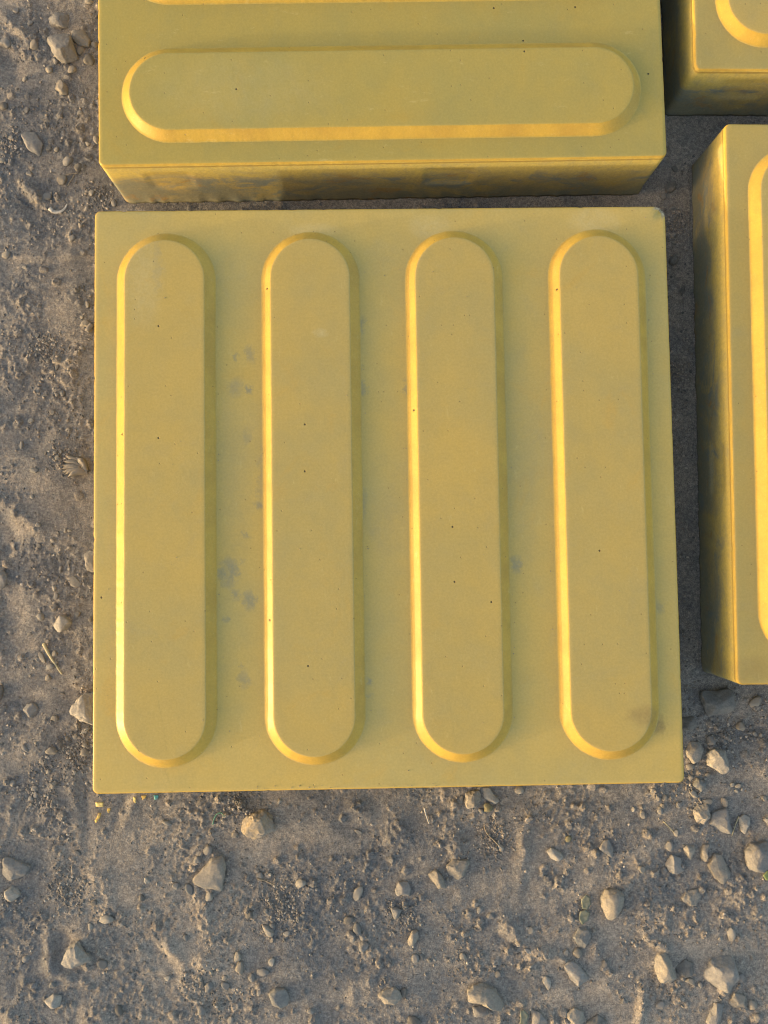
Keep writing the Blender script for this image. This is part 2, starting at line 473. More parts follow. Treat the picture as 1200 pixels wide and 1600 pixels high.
def tile_body(depth, seed, chip=None, radius=0.0042, ragged=1.0):
    """closed body with rounded arris, hand grips in the sides and a ragged foot"""
    per = []                                                   # (x, y, nx, ny, side, along)
    n_c = 7
    for s in range(4):
        a0 = s * math.pi / 2
        ca, sa = math.cos(a0), math.sin(a0)
        ns = 170
        for i in range(ns):
            u = -HS + radius + (2 * HS - 2 * radius) * i / (ns - 1)
            # side s has outward normal (0,-1) turned by a0
            per.append((u * ca + HS * sa, u * sa - HS * ca, sa, -ca, s, u))
        for i in range(1, n_c):
            b = a0 - math.pi / 2 + math.pi / 2 * i / n_c
            cx, cy = HS - radius, -HS + radius
            x = cx * ca - cy * sa; y = cx * sa + cy * ca
            per.append((x + radius * math.cos(b), y + radius * math.sin(b), math.cos(b), math.sin(b), -1, 0))
    rows = [(-0.0022, 0), (-0.0012, 0.00008), (-0.0005, 0.00035), (-0.00012, 0.0008), (0.0, 0.0016)]
    zs = [0.004, 0.008, 0.0118, 0.0126, 0.017, 0.022, 0.027, 0.0325, 0.0333, 0.038, 0.043, 0.048, 0.0515, 0.054, depth]
    prof = [(0.0130, 0.0), (0.0085, 0.0), (0.0032, 0.0)]                                      # (inset, z) top ring first
    prof += [(0.0016, 0.0), (0.0009, -0.00014), (0.00035, -0.0005), (0.00008, -0.0011), (0.0, -0.002)]
    prof += [(0.0, -z) for z in zs]
    verts, chipv = [], []
    N = len(per)
    for r, (ins, z) in enumerate(prof):
        zd = -z
        for k, (x, y, nx, ny, s, u) in enumerate(per):
            i_, z_ = ins, z
            j = mnoise.noise(Vector((x * 90, y * 90, seed + z * 60)))
            i_ += 0.00010 * j if r > 3 else 0
            if 3 < r < 10: i_ += 0.0014 * max(0, mnoise.noise(Vector((x * 260, y * 260, seed))) - 0.40) + 0.0040 * max(0, mnoise.noise(Vector((x * 120, y * 120, seed + 5))) - 0.48)
            if s >= 0:                                         # shallow finger recesses
                for (u0, u1) in ((0.030, 0.064), (-0.172, -0.138)):
                    if u0 < u < u1 and 0.0122 < zd < 0.033: i_ += 0.0005
            if zd > 0.040:                                     # flash and crumbs at the foot
                f = (zd - 0.040) / 0.016
                e = mnoise.noise(Vector((x * 130, y * 130, seed + 4))) + 0.6 * mnoise.noise(Vector((x * 420, y * 420, seed + 7)))
                i_ -= ragged * f ** 2 * (0.0005 + 0.0011 * max(-0.3, e))
            c = 0.0
            if chip:
                d = math.hypot(x - chip[0], y - chip[1])
                rad = chip[2] * (1 + 0.35 * mnoise.noise(Vector((x * 500, y * 500, 9))))
                if ins < 0.003 and d < rad and zd < rad * 0.7:
                    g = (1 - d / rad)
                    z_ -= 0.55 * rad * g * (1 - zd / (rad * 0.7)) + 0.0003 * abs(mnoise.noise(Vector((x * 1500, y * 1500, z * 900))))
                    i_ += 0.35 * rad * g * (1 - zd / (rad * 0.7))
                    c = 1.0
            if ins > 0.003: verts.append((x * (1 - ins / HS), y * (1 - ins / HS), 0.0))
            else: verts.append((x - nx * i_, y - ny * i_, z_))
            chipv.append(c)
    faces = []
    for r in range(len(prof) - 1):
        for k in range(N):
            a, b = r * N + k, r * N + (k + 1) % N
            faces.append((a, a + N, b + N, b))
    faces.append(tuple(range(N)))
    last = (len(prof) - 1) * N
    faces.append(tuple(last + k for k in range(N))[::-1])
    return verts, faces, chipv


def rib(cx, seed):
    """long bar with round ends and sloping flanks"""
    hw, hl = 0.0340, 0.1832
    prof = [(-0.0016, -0.0005), (0.0, 0.00012), (0.0007, 0.0004), (0.0014, 0.00095), (0.0059, 0.00445), (0.0063, 0.00475),
            (0.0068, 0.00495), (0.0074, 0.0050), (0.0095, 0.0050)]
    loop = []                                                   # unit outline: centre + direction
    L = hl - hw
    nst, narc = 220, 60
    for i in range(nst): loop.append((0, -L + 2 * L * i / nst, 1, 0))
    for i in range(narc): a = math.pi * i / narc; loop.append((0, L, math.cos(a), math.sin(a)))
    for i in range(nst): loop.append((0, L - 2 * L * i / nst, -1, 0))
    for i in range(narc): a = math.pi + math.pi * i / narc; loop.append((0, -L, math.cos(a), math.sin(a)))
    N = len(loop)
    verts = []
    for r, (ins, z) in enumerate(prof):
        for (ox, oy, dx, dy) in loop:
            px, py = cx + ox + dx * hw, oy + dy * hw
            j = 0.00016 * mnoise.noise(Vector((px * 60, py * 60, seed))) + 0.00009 * mnoise.noise(Vector((px * 300, py * 300, seed + r * 0.3)))
            if r in (1, 2, 3): j += 0.00035 * max(-0.2, mnoise.noise(Vector((px * 420, py * 420, seed + 9)))) * (0.5 + 0.5 * math.sin(py * 21 + seed))
            if 4 <= r <= 6: j -= 0.0011 * max(0, mnoise.noise(Vector((px * 330, py * 330, seed + 2))) - 0.50)
            q = hw - ins + j * (1 if r < 7 else 0.3)
            verts.append((cx + ox + dx * q, oy + dy * q, z))
    faces = []
    for r in range(len(prof) - 1):
        for k in range(N):
            a, b = r * N + k, r * N + (k + 1) % N
            faces.append((a, b, b + N, a + N))
    last = (len(prof) - 1) * N
    faces.append(tuple(last + k for k in range(N)))
    return verts, faces


def hairlines(seed, lines, mat, parent, name='hairline_ridge'):
    for pts, z in lines:
        verts, faces = [], []
        n0 = 0
        m = 22
        P = []
        for i in range(m + 1):
            f = i / m * (len(pts) - 1); k = min(int(f), len(pts) - 2); f -= k
            P.append(Vector((pts[k][0] * (1 - f) + pts[k + 1][0] * f + 0.0004 * n1(i * 0.31, seed + z), pts[k][1] * (1 - f) + pts[k + 1][1] * f, z)))
        for i, p in enumerate(P):
            t = (P[min(i + 1, m)] - P[max(i - 1, 0)]).normalized()
            s = Vector((-t.y, t.x, 0))
            r = 0.00016 * (0.35 + 0.65 * math.sin(math.pi * i / m)) * (0.8 + 0.4 * n1(i, seed))
            verts += [p - s * r + Vector((0, 0, -0.0001)), p + Vector((0, 0, r * 0.2)), p + s * r + Vector((0, 0, -0.0001))]
        for i in range(m):
            a = n0 + i * 3
            faces += [(a + 3, a + 4, a + 1, a), (a + 4, a + 5, a + 2, a + 1)]
        mesh_obj(name, verts, faces, mat, parent)


def make_tile(key, label, spots, rib_spots, seed, chip=None, tints=None, lines=None):
    x, y, a, z, s = TILES[key]
    e = bpy.data.objects.new('tactile_paving_tile', None)
    COL.objects.link(e)
    e.empty_display_size = 0.05
    e.location = (x, y, z); e.rotation_euler = (0, 0, a); e.scale = (s, s, 1)
    tag(e, label, 'paving tile', 'yellow tactile paving tiles laid out on the dirt')
    body_c, rib_c = tints
    mb = tile_material('yellow_concrete_' + 'body', spots, body_c, seed)
    mr = tile_material('yellow_concrete_' + 'bar', rib_spots, rib_c, seed + 0.5)
    v, f, cv = tile_body(TILE_H + z + 0.0005, seed * 7.1, chip)
    o = mesh_obj('body', v, f, mb, e)
    at_ = o.data.attributes.new('chip', 'FLOAT', 'POINT')
    at_.data.foreach_set('value', cv)
    o.data.polygons[len(f) - 2].use_smooth = True
    for i, cx in enumerate((-0.15, -0.05, 0.05, 0.15)):
        v, f = rib(cx, seed * 3 + i)
        mesh_obj('raised_bar', v, f, mr, e)
    if lines: hairlines(seed, lines, mr, e)
    return e


def T(px, py, z=0.0):                                           # photograph -> middle tile's own plan
    p = at(px, py, z); return (p.x, p.y)


def sp_(px, py, r1, r2, k, kind, z=0.0):
    p = at(px, py, z); q = CAM_LOC.z / FPX
    return (p.x, p.y, r1 * q, r2 * q, k, kind)


_fr = random.Random(9)
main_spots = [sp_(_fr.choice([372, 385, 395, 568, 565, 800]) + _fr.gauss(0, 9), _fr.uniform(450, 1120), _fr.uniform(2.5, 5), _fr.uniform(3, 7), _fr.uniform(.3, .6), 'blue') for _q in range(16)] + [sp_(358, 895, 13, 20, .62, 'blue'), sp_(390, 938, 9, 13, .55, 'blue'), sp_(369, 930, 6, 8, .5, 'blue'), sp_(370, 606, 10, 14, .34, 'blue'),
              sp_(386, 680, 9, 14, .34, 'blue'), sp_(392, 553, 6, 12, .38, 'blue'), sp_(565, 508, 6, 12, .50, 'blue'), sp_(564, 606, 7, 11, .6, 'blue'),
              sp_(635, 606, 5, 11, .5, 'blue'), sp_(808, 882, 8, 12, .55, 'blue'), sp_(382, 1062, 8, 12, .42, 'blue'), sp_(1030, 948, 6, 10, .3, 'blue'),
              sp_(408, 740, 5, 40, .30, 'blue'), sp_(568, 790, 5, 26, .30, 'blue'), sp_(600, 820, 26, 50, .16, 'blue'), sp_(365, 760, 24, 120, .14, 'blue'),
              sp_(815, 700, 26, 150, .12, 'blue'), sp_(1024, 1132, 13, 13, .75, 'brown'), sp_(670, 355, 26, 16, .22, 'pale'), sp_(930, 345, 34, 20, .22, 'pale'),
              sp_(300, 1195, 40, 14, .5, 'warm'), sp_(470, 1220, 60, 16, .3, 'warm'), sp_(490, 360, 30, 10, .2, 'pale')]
rib_spots = [sp_(225, 440, 22, 60, .18, 'pale', .005), sp_(1008, 1118, 20, 13, .5, 'brown', .005), sp_(1020, 1128, 8, 10, .6, 'brown', .003), sp_(500, 520, 10, 6, .25, 'pale', .005),
             sp_(245, 410, 6, 40, .2, 'blue', .005), sp_(940, 1000, 50, 110, .22, 'warm', .005), sp_(500, 980, 40, 120, .22, 'warm', .005), sp_(700, 700, 50, 130, .2, 'warm', .005),
             sp_(205, 1185, 20, 10, .4, 'brown', .003)]
Z5 = 0.0050
main_lines = [([T(242, 1072, .005), T(252, 1120, .005), T(261, 1178, .005)], Z5), ([T(208, 1150, .005), T(217, 1176, .005)], Z5),
              ([T(226, 1158, .005), T(231, 1180, .005)], Z5), ([T(253, 1195), T(262, 1215), T(268, 1238)], 0.0), ([T(702, 1092, .005), T(707, 1130, .005), T(711, 1170, .005)], Z5),
              ([T(706, 1192), T(708, 1220)], 0.0), ([T(716, 1190), T(709, 1222)], 0.0), ([T(932, 1188), T(926, 1212)], 0.0), ([T(930, 1186), T(938, 1200)], 0.0),
              ([T(745, 505, .005), T(746, 530, .005)], Z5), ([T(562, 1172), T(540, 1198)], 0.0), ([T(516, 1222), T(520, 1212)], 0.0)]
BODY_C = (0.500, 0.356, 0.102)
BAR_C = (0.448, 0.319, 0.092)
make_tile('main', 'whole yellow concrete tactile tile in the middle with four upright raised bars', main_spots, rib_spots, 1.0,
          chip=(0.2, 0.2, 0.0062), tints=(BODY_C, BAR_C), lines=main_lines)
make_tile('upper', 'yellow tactile tile at the top with its raised bars lying crosswise and stained front edge',
          [(0.135, -0.05, .006, .10, .12, 'brown'), (-0.06, 0.1, .02, .03, .15, 'blue')],
          [(-0.15, 0.1, .02, .05, .1, 'pale')], 2.0, tints=((0.392, 0.295, 0.071), (0.400, 0.300, 0.073)))
make_tile('right', 'yellow tactile tile cut off by the right edge with a blue-grey stained left side',
          [(-0.188, -0.19, .014, .008, .3, 'brown')], [], 3.0, tints=((0.405, 0.30, 0.090), BAR_C))
make_tile('corner', 'yellow tactile tile of which only a corner shows at the top right', [], [], 4.0, tints=((0.41, 0.30, 0.085), BAR_C))

# ------------------------------------------------------------------ stones
_ico = {}


def ico(sub):
    if sub not in _ico:
        bm = bmesh.new(); bmesh.ops.create_icosphere(bm, subdivisions=sub, radius=1)
        _ico[sub] = ([v.co.copy() for v in bm.verts], [tuple(v.index for v in f.verts) for f in bm.faces]); bm.free()
    return _ico[sub]


def outline(poly, n=96):
    """radius of the outline for n headings about its middle"""
    A = cx = cy = 0
    m = len(poly)
    for i in range(m):
        (x0, y0), (x1, y1) = poly[i], poly[(i + 1) % m]
        c = x0 * y1 - x1 * y0; A += c; cx += (x0 + x1) * c; cy += (y0 + y1) * c
    cx /= 3 * A; cy /= 3 * A
    R = []
    for k in range(n):
        a = 2 * math.pi * k / n; dx, dy = math.cos(a), math.sin(a); best = 0
        for i in range(m):
            x0, y0 = poly[i][0] - cx, poly[i][1] - cy; x1, y1 = poly[(i + 1) % m][0] - cx, poly[(i + 1) % m][1] - cy
            ex, ey = x1 - x0, y1 - y0; den = dx * ey - dy * ex
            if abs(den) < 1e-12: continue
            t = (x0 * ey - y0 * ex) / den; s = (x0 * dy - y0 * dx) / den
            if t > 0 and -1e-6 <= s <= 1 + 1e-6: best = max(best, t)
        R.append(best)
    for _ in range(2): R = [(R[k - 1] + 2 * R[k] + R[(k + 1) % n]) / 4 for k in range(n)]
    return cx, cy, R


def rock_verts(R, h, seed, sub, cuts=5, rough=0.05, square=0.62):
    rnd = random.Random(seed)
    n = len(R); mr = sum(R) / n
    vs_, fs = ico(sub)
    planes = []
    for _ in range(cuts):
        a = rnd.uniform(0, 2 * math.pi); el = rnd.uniform(0.35, 1.35)
        planes.append((Vector((math.cos(a) * math.cos(el), math.sin(a) * math.cos(el), math.sin(el))), rnd.uniform(0.62, 0.86)))
    out = []
    sv = seed * 1.7 % 97
    for d in vs_:
        el = math.asin(max(-1, min(1, d.z))); a = math.atan2(d.y, d.x) % (2 * math.pi)
        f = a / (2 * math.pi) * n; k = int(f) % n; f -= int(f)
        r = (R[k] * (1 - f) + R[(k + 1) % n] * f) / mr
        rho = math.cos(el) ** square
        p = Vector((math.cos(a) * rho, math.sin(a) * rho, math.copysign(abs(math.sin(el)) ** 0.85, d.z)))
        for nn, dc in planes:
            q = p.dot(nn) - dc
            if q > 0: p = p - nn * q * 0.78
        nz = mnoise.fractal(p * 1.6 + Vector((sv, 0, 0)), 1.0, 2.0, 3) * rough * 1.6 + mnoise.noise(p * 7 + Vector((0, sv, 0))) * rough * 0.55 + mnoise.noise(p * 16 + Vector((0, sv, 3))) * rough * 0.16
        p = p * (1 + nz)
        out.append(Vector((p.x * r * mr, p.y * r * mr, p.z * h)))
    return out, fs


STONES = []                                                     # (px, py, r px, label) of everything labelled by hand


def stone(label, mat, pts, hf=0.66, sink=0.34, cuts=5, rough=0.05, cat='stone', name='stone'):
    P = [at(px, py, -TILE_H + 0.003) for px, py in pts]
    cx, cy, R = outline([(p.x, p.y) for p in P])
    mr = sum(R) / len(R)
    h = mr * hf
    seed = len(STONES) + 3
    v, f = rock_verts(R, h, seed, 5 if mr > 0.006 else 4, cuts, rough)
    z = ground_mean(cx, cy, mr * 0.7)
    o = mesh_obj(name, v, f, M_STONE[mat], None, True, (cx, cy, z + h * (1 - 2 * sink) * 0.5 + 0.0002))
    tag(o, label, cat, 'larger stones lying in the dirt')
    mx = sum(p[0] for p in pts) / len(pts); my = sum(p[1] for p in pts) / len(pts)
    STONES.append((mx, my, mr / PXM, label))
    return o


stone('flat grey slab of stone at the left edge below the middle tile', 'grey', [(2, 1342), (11, 1341), (46, 1357), (38, 1370), (12, 1380), (2, 1370)], .5)
stone('pale rounded stone just below the flat grey slab at the left edge', 'pale', [(5, 1395), (15, 1387), (27, 1393), (29, 1402), (17, 1411), (6, 1406)])
stone('lumpy ochre stained stone under the lower edge of the middle tile', 'rust', [(376, 1292), (385, 1276), (415, 1265), (425, 1280), (429, 1295), (415, 1305), (395, 1309), (379, 1304)], .75, rough=.09)
stone('large smooth triangular tan stone below left of the ochre stained stone', 'tan', [(301, 1374), (315, 1360), (330, 1336), (346, 1336), (352, 1352), (350, 1375), (345, 1395), (322, 1392), (303, 1382)], .42, .3, 4, .04)
stone('square light stone touching the lower edge of the middle tile', 'tan', [(725, 1239), (750, 1235), (753, 1250), (744, 1261), (730, 1264), (725, 1252)], .8)
stone('flat pale elongated stone right beside the square light stone', 'pale', [(754, 1232), (765, 1231), (772, 1242), (782, 1252), (775, 1258), (764, 1255), (756, 1247)], .45)
stone('curved crescent shaped tan stone, left one of a touching pair', 'tan', [(669, 1367), (682, 1360), (692, 1372), (700, 1392), (688, 1392), (675, 1380)], .7, rough=.08)
stone('broad tan stone touching the crescent shaped stone on its right', 'tan', [(696, 1355), (708, 1345), (730, 1344), (735, 1352), (725, 1370), (715, 1377), (703, 1370)], .5)
stone('angular grey stone with a flat top left of the crescent shaped stone', 'grey', [(617, 1395), (622, 1380), (638, 1379), (642, 1390), (641, 1405), (620, 1401)], .6)
stone('slanting oval pale stone below the right half of the middle tile', 'pale', [(855, 1332), (862, 1326), (878, 1334), (883, 1342), (875, 1349), (862, 1344)], .7)
stone('leaning wedge shaped grey stone with a dark gap on its right side', 'grey', [(936, 1327), (945, 1314), (952, 1312), (960, 1330), (960, 1345), (948, 1336)], .6)
stone('rounded blue-grey stone with a sunlit left rim off the middle tile\'s lower right corner', 'blue', [(1083, 1227), (1090, 1216), (1104, 1221), (1106, 1232), (1096, 1238)], .9)
stone('small tan stone tucked under the rounded stone with the sunlit rim', 'tan', [(1078, 1239), (1084, 1235), (1091, 1241), (1092, 1248), (1086, 1249)], .6)
stone('knobbly light tan stone left of the broad triangular grey stone', 'tan', [(1084, 1267), (1092, 1259), (1107, 1257), (1110, 1277), (1100, 1289), (1088, 1284)], .85, rough=.08)
stone('broad triangular grey stone between two light tan ones', 'grey', [(1109, 1290), (1115, 1270), (1137, 1264), (1141, 1282), (1145, 1304), (1127, 1302)], .5)
stone('pointed pale stone right of the broad triangular grey stone', 'pale', [(1156, 1280), (1165, 1274), (1175, 1279), (1172, 1292), (1166, 1305), (1160, 1300)], .8)
stone('half seen stone at the right edge above the biggest round stone', 'grey', [(1193, 1282), (1203, 1272), (1212, 1280), (1205, 1292)], .8)
stone('biggest round grey stone at the right edge next to a green leaf', 'grey', [(1164, 1330), (1175, 1318), (1200, 1314), (1212, 1330), (1208, 1355), (1190, 1363), (1170, 1358)], .75, .2)
stone('tooth shaped tan stone, left one of two close together', 'tan', [(1069, 1327), (1075, 1319), (1087, 1321), (1086, 1335), (1081, 1345), (1072, 1336)], .8)
stone('narrow upright tan stone, right one of two close together', 'tan', [(1097, 1327), (1101, 1320), (1110, 1319), (1109, 1337), (1104, 1349), (1097, 1344)], 1.0)
stone('flattish grey-brown stone below left of the tooth shaped stone', 'grey', [(1040, 1355), (1050, 1335), (1065, 1342), (1071, 1360), (1060, 1367), (1050, 1366)], .5)
stone('long dusty tan stone half sunk in a mound of earth', 'tan', [(1108, 1355), (1118, 1335), (1130, 1338), (1146, 1367), (1132, 1385), (1118, 1372)], .45, .38)
stone('knobbly pale tan stone lying alone in a smooth hollow', 'tan', [(1066, 1407), (1075, 1397), (1092, 1392), (1098, 1402), (1090, 1418), (1080, 1419)], .55, rough=.09)
stone('large egg shaped tan stone with a long shadow right of two leaf scraps', 'tan', [(940, 1405), (947, 1392), (962, 1388), (975, 1398), (974, 1415), (966, 1432), (959, 1444), (949, 1440), (941, 1418)], .8, .2)
stone('triangular blue-grey stone below the two leaf scraps', 'blue', [(896, 1466), (905, 1453), (920, 1450), (925, 1465), (915, 1483), (905, 1480)], .6)
stone('long knobbly light stone standing out at the lower right', 'tan', [(1024, 1505), (1030, 1491), (1042, 1490), (1052, 1507), (1061, 1535), (1050, 1539), (1030, 1533), (1025, 1520)], .85, .2)
stone('dull dark stone between the long light stone and the five sided stone', 'dark', [(1058, 1515), (1072, 1502), (1085, 1507), (1085, 1525), (1072, 1530), (1060, 1523)], .5)
stone('large five sided grey-tan stone with a peak at the lower right', 'grey', [(1100, 1530), (1112, 1502), (1130, 1494), (1147, 1497), (1154, 1525), (1132, 1554), (1115, 1542)], .7, .25, 6)
stone('dusty half buried stone below right of the five sided stone', 'tan', [(1141, 1570), (1150, 1553), (1170, 1560), (1168, 1578), (1150, 1580)], .6, .35)
stone('slanted grey slab of stone cut by the bottom edge at the lower right', 'grey', [(1105, 1600), (1120, 1569), (1135, 1572), (1127, 1597), (1115, 1608)], .6)
stone('angular four sided flat stone with a dark left gap near the bottom', 'grey', [(880, 1510), (893, 1503), (902, 1506), (912, 1518), (923, 1532), (905, 1544), (890, 1530)], .55)
stone('dark stone at the bottom edge right of the angular flat stone', 'dark', [(917, 1600), (935, 1587), (951, 1598), (940, 1612), (925, 1612)], .6)
stone('grey stone with a pointed lower end left of the crescent pair', 'grey', [(610, 1420), (619, 1419), (628, 1423), (625, 1435), (616, 1440)], .7)
stone('narrow standing tan stone with a shadow on its right', 'tan', [(637, 1472), (644, 1456), (653, 1456), (654, 1468), (645, 1481), (639, 1481)], 1.0)
stone('rounded tan stone with a dark pebble behind it near the bottom middle', 'tan', [(590, 1555), (600, 1548), (615, 1543), (625, 1550), (628, 1560), (618, 1569), (600, 1572)], .7)
stone('large bean shaped tan stone lying near the bottom edge', 'tan', [(731, 1550), (740, 1540), (760, 1539), (777, 1550), (786, 1570), (784, 1580), (760, 1572), (733, 1570)], .7, .22, rough=.08)
stone('smooth grey stone wedged under the bean shaped stone', 'grey', [(739, 1576), (750, 1574), (764, 1575), (766, 1584), (755, 1592), (741, 1590)], .7)
stone('drop shaped pale stone between the bean shaped stone and the angular flat one', 'pale', [(848, 1535), (853, 1526), (861, 1533), (862, 1545), (857, 1550)], .7)
stone('dusty grey stone at the bottom edge right of the olive leaf', 'grey', [(830, 1580), (845, 1583), (857, 1598), (845, 1608), (832, 1606)], .5)
stone('tan stone at the bottom edge below the angular flat stone', 'tan', [(886, 1585), (898, 1575), (912, 1583), (917, 1598), (905, 1610), (890, 1607)], .5)
stone('smooth round blue-grey river pebble at the lower middle', 'blue', [(419, 1553), (430, 1545), (445, 1545), (452, 1557), (450, 1570), (439, 1576), (425, 1570)], .6, .2, 1, .015)
stone('slanting oval tan pebble above the smooth round river pebble', 'tan', [(407, 1447), (420, 1449), (428, 1459), (425, 1467), (416, 1464)], .7)
stone('pyramid shaped grey stone under a string of three pebbles', 'grey', [(560, 1475), (567, 1471), (578, 1477), (567, 1494), (561, 1488)], .9)
stone('heart shaped pale stone sitting in a hollow at the lower left', 'pale', [(97, 1503), (107, 1480), (122, 1470), (129, 1485), (141, 1494), (140, 1505), (125, 1509), (105, 1510)], .8, .15, rough=.07)
stone('pinkish two lobed stone below the heart shaped stone', 'pale', [(67, 1565), (82, 1555), (94, 1559), (94, 1573), (80, 1577)], .8)
stone('biggest angular stone at the top left with a sunlit lower left face', 'grey', [(75, 67), (84, 60), (105, 55), (112, 58), (121, 88), (102, 98), (93, 96), (81, 81)], .9, .15, 5)
stone('dusty rounded stone right behind the biggest angular stone', 'tan', [(110, 48), (129, 46), (140, 60), (138, 70), (126, 70), (114, 63)], .6, .3)
stone('flat dusty grey stone above the biggest angular stone', 'grey', [(72, 24), (90, 16), (106, 18), (103, 41), (90, 40), (75, 35)], .5, .3)
stone('long flat grey slab of stone left of the top tile', 'grey', [(30, 208), (39, 202), (52, 204), (65, 222), (60, 242), (41, 231)], .4, .2, 3, .03)
stone('light stone with a sharp middle ridge below the biggest angular stone', 'tan', [(86, 126), (96, 123), (105, 135), (104, 145), (92, 146), (85, 138)], .7, .3)
stone('dark edged stone at the left edge beside the lower half of the middle tile', 'grey', [(-8, 895), (0, 890), (8, 898), (10, 905), (5, 917), (-3, 922), (-10, 912)], .7)
stone('pale faceted stone with a centre ridge left of the middle tile', 'pale', [(83, 976), (93, 960), (101, 963), (111, 973), (104, 984), (91, 989), (84, 982)], .85, .2, 6, .03)
stone('flat stone slipping under the left edge of the middle tile', 'tan', [(129, 866), (138, 860), (150, 862), (150, 895), (135, 892), (131, 878)], .45)
stone('thin flat flake of stone half in the crust left of the middle tile', 'tan', [(99, 900), (114, 901), (126, 913), (117, 919), (108, 916)], .25, .3)
stone('big rough stone against the lower left edge of the middle tile', 'pale', [(108, 1117), (114, 1100), (132, 1083), (146, 1083), (152, 1110), (150, 1133), (124, 1127)], .75, .15, 5, .08)
stone('diamond shaped flat topped stone left of the big rough stone', 'grey', [(31, 1112), (39, 1101), (50, 1100), (59, 1111), (48, 1125), (37, 1120)], .6)
stone('thin pale sliver of stone below the big rough stone', 'pale', [(122, 1149), (128, 1141), (141, 1135), (133, 1147)], .6)
stone('blocky blue-grey stone under the lower left corner of the right tile', 'blue', [(1093, 1083), (1100, 1079), (1121, 1079), (1137, 1074), (1144, 1080), (1150, 1100), (1145, 1112), (1108, 1122)], .62, .2, 4, .04)
stone('shaded dark stone against the lower right edge of the middle tile', 'dark', [(1066, 1121), (1085, 1120), (1090, 1133), (1082, 1142), (1066, 1139)], .7)
stone('tan stone in half shadow off the lower right side of the middle tile', 'tan', [(1073, 1175), (1079, 1160), (1096, 1160), (1101, 1172), (1098, 1186), (1084, 1194), (1076, 1184)], .7)
stone('sunlit oval light stone right of the half shaded tan stone', 'pale', [(1105, 1178), (1115, 1168), (1136, 1174), (1140, 1188), (1139, 1205), (1127, 1210), (1108, 1196)], .8, .2, 4, .06)
stone('irregular grey stone in the shaded gap between the tiles', 'dark', [(1040, 290), (1045, 283), (1057, 281), (1059, 293), (1050, 299), (1042, 297)], .6)
stone('small round pebble highest in the shaded gap beside the middle tile', 'dark', [(1047, 403), (1053, 396), (1060, 400), (1061, 408), (1054, 413), (1047, 410)], .8, .2, 1, .02)
stone('pointed flake of concrete by the foot of the right tile', 'dark', [(1062, 452), (1072, 443), (1074, 453), (1068, 462), (1066, 457)], .4)

# ------------------------------------------------------------------ pebbles
PROTO = []
for i in range(14):
    rnd = random.Random(200 + i)
    R = [1 + 0.10 * math.sin(2 * math.pi * k / 48 * 2 + i) + 0.07 * math.sin(2 * math.pi * k / 48 * 3 + 2 * i) for k in range(48)]
    v, f = rock_verts(R, 0.72 + 0.3 * rnd.random(), 300 + i, 3, 2 if i % 3 == 0 else 5, 0.025 if i % 3 == 0 else 0.07)
    me = bpy.data.meshes.new('pebble')
    me.from_pydata([tuple(q) for q in v], [], f)
    me.polygons.foreach_set('use_smooth', [True] * len(f))
    me.materials.append(M_STONE['grey'])
    PROTO.append(me)

TAKEN = []


def pebble(x, y, rx, ry, deg, mat, label, group, k, hk=0.85):
    o = bpy.data.objects.new('pebble', PROTO[k % len(PROTO)])
    COL.objects.link(o)
    h = min(rx, ry) * hk
    o.scale = (rx, ry, h)
    o.rotation_euler = (0, 0, math.radians(deg))
    o.location = (x, y, ground_mean(x, y, rx * 0.8) + h * 0.30)
    o.material_slots[0].link = 'OBJECT'
    o.material_slots[0].material = M_STONE[mat]
    tag(o, label, 'pebble', group)
    TAKEN.append((x, y, max(rx, ry)))
    return o


LM = [(s[0], s[1], s[3]) for s in STONES]


def where(px, py):
    """nearest landmark and the side of it"""
    best = min(LM, key=lambda s: (s[0] - px) ** 2 + (s[1] - py) ** 2)
    dx, dy = px - best[0], py - best[1]
    ang = math.degrees(math.atan2(-dy, dx)) % 360
    words = ['right of', 'above and right of', 'above', 'above and left of', 'left of', 'below and left of', 'below', 'below and right of']
    return words[int((ang + 22.5) // 45) % 8], best[2], math.hypot(dx, dy)


SHORT = {}
for s in STONES:
    lab = s[3]
    for cut in (' at the ', ' below', ' just', ' under ', ' touching', ' right ', ' left ', ' off ', ' tucked', ' between', ' with ', ' lying', ' sitting', ' standing', ' half ',
                ' slipping', ' against', ' in the ', ' in half', ' by the', ' above', ' wedged', ' cut', ', left', ', right', ' and ', ' next', ' highest'):
        i = lab.find(cut)
        if i > 12: lab = lab[:i]
    SHORT[s[3]] = lab.rstrip(' ,')

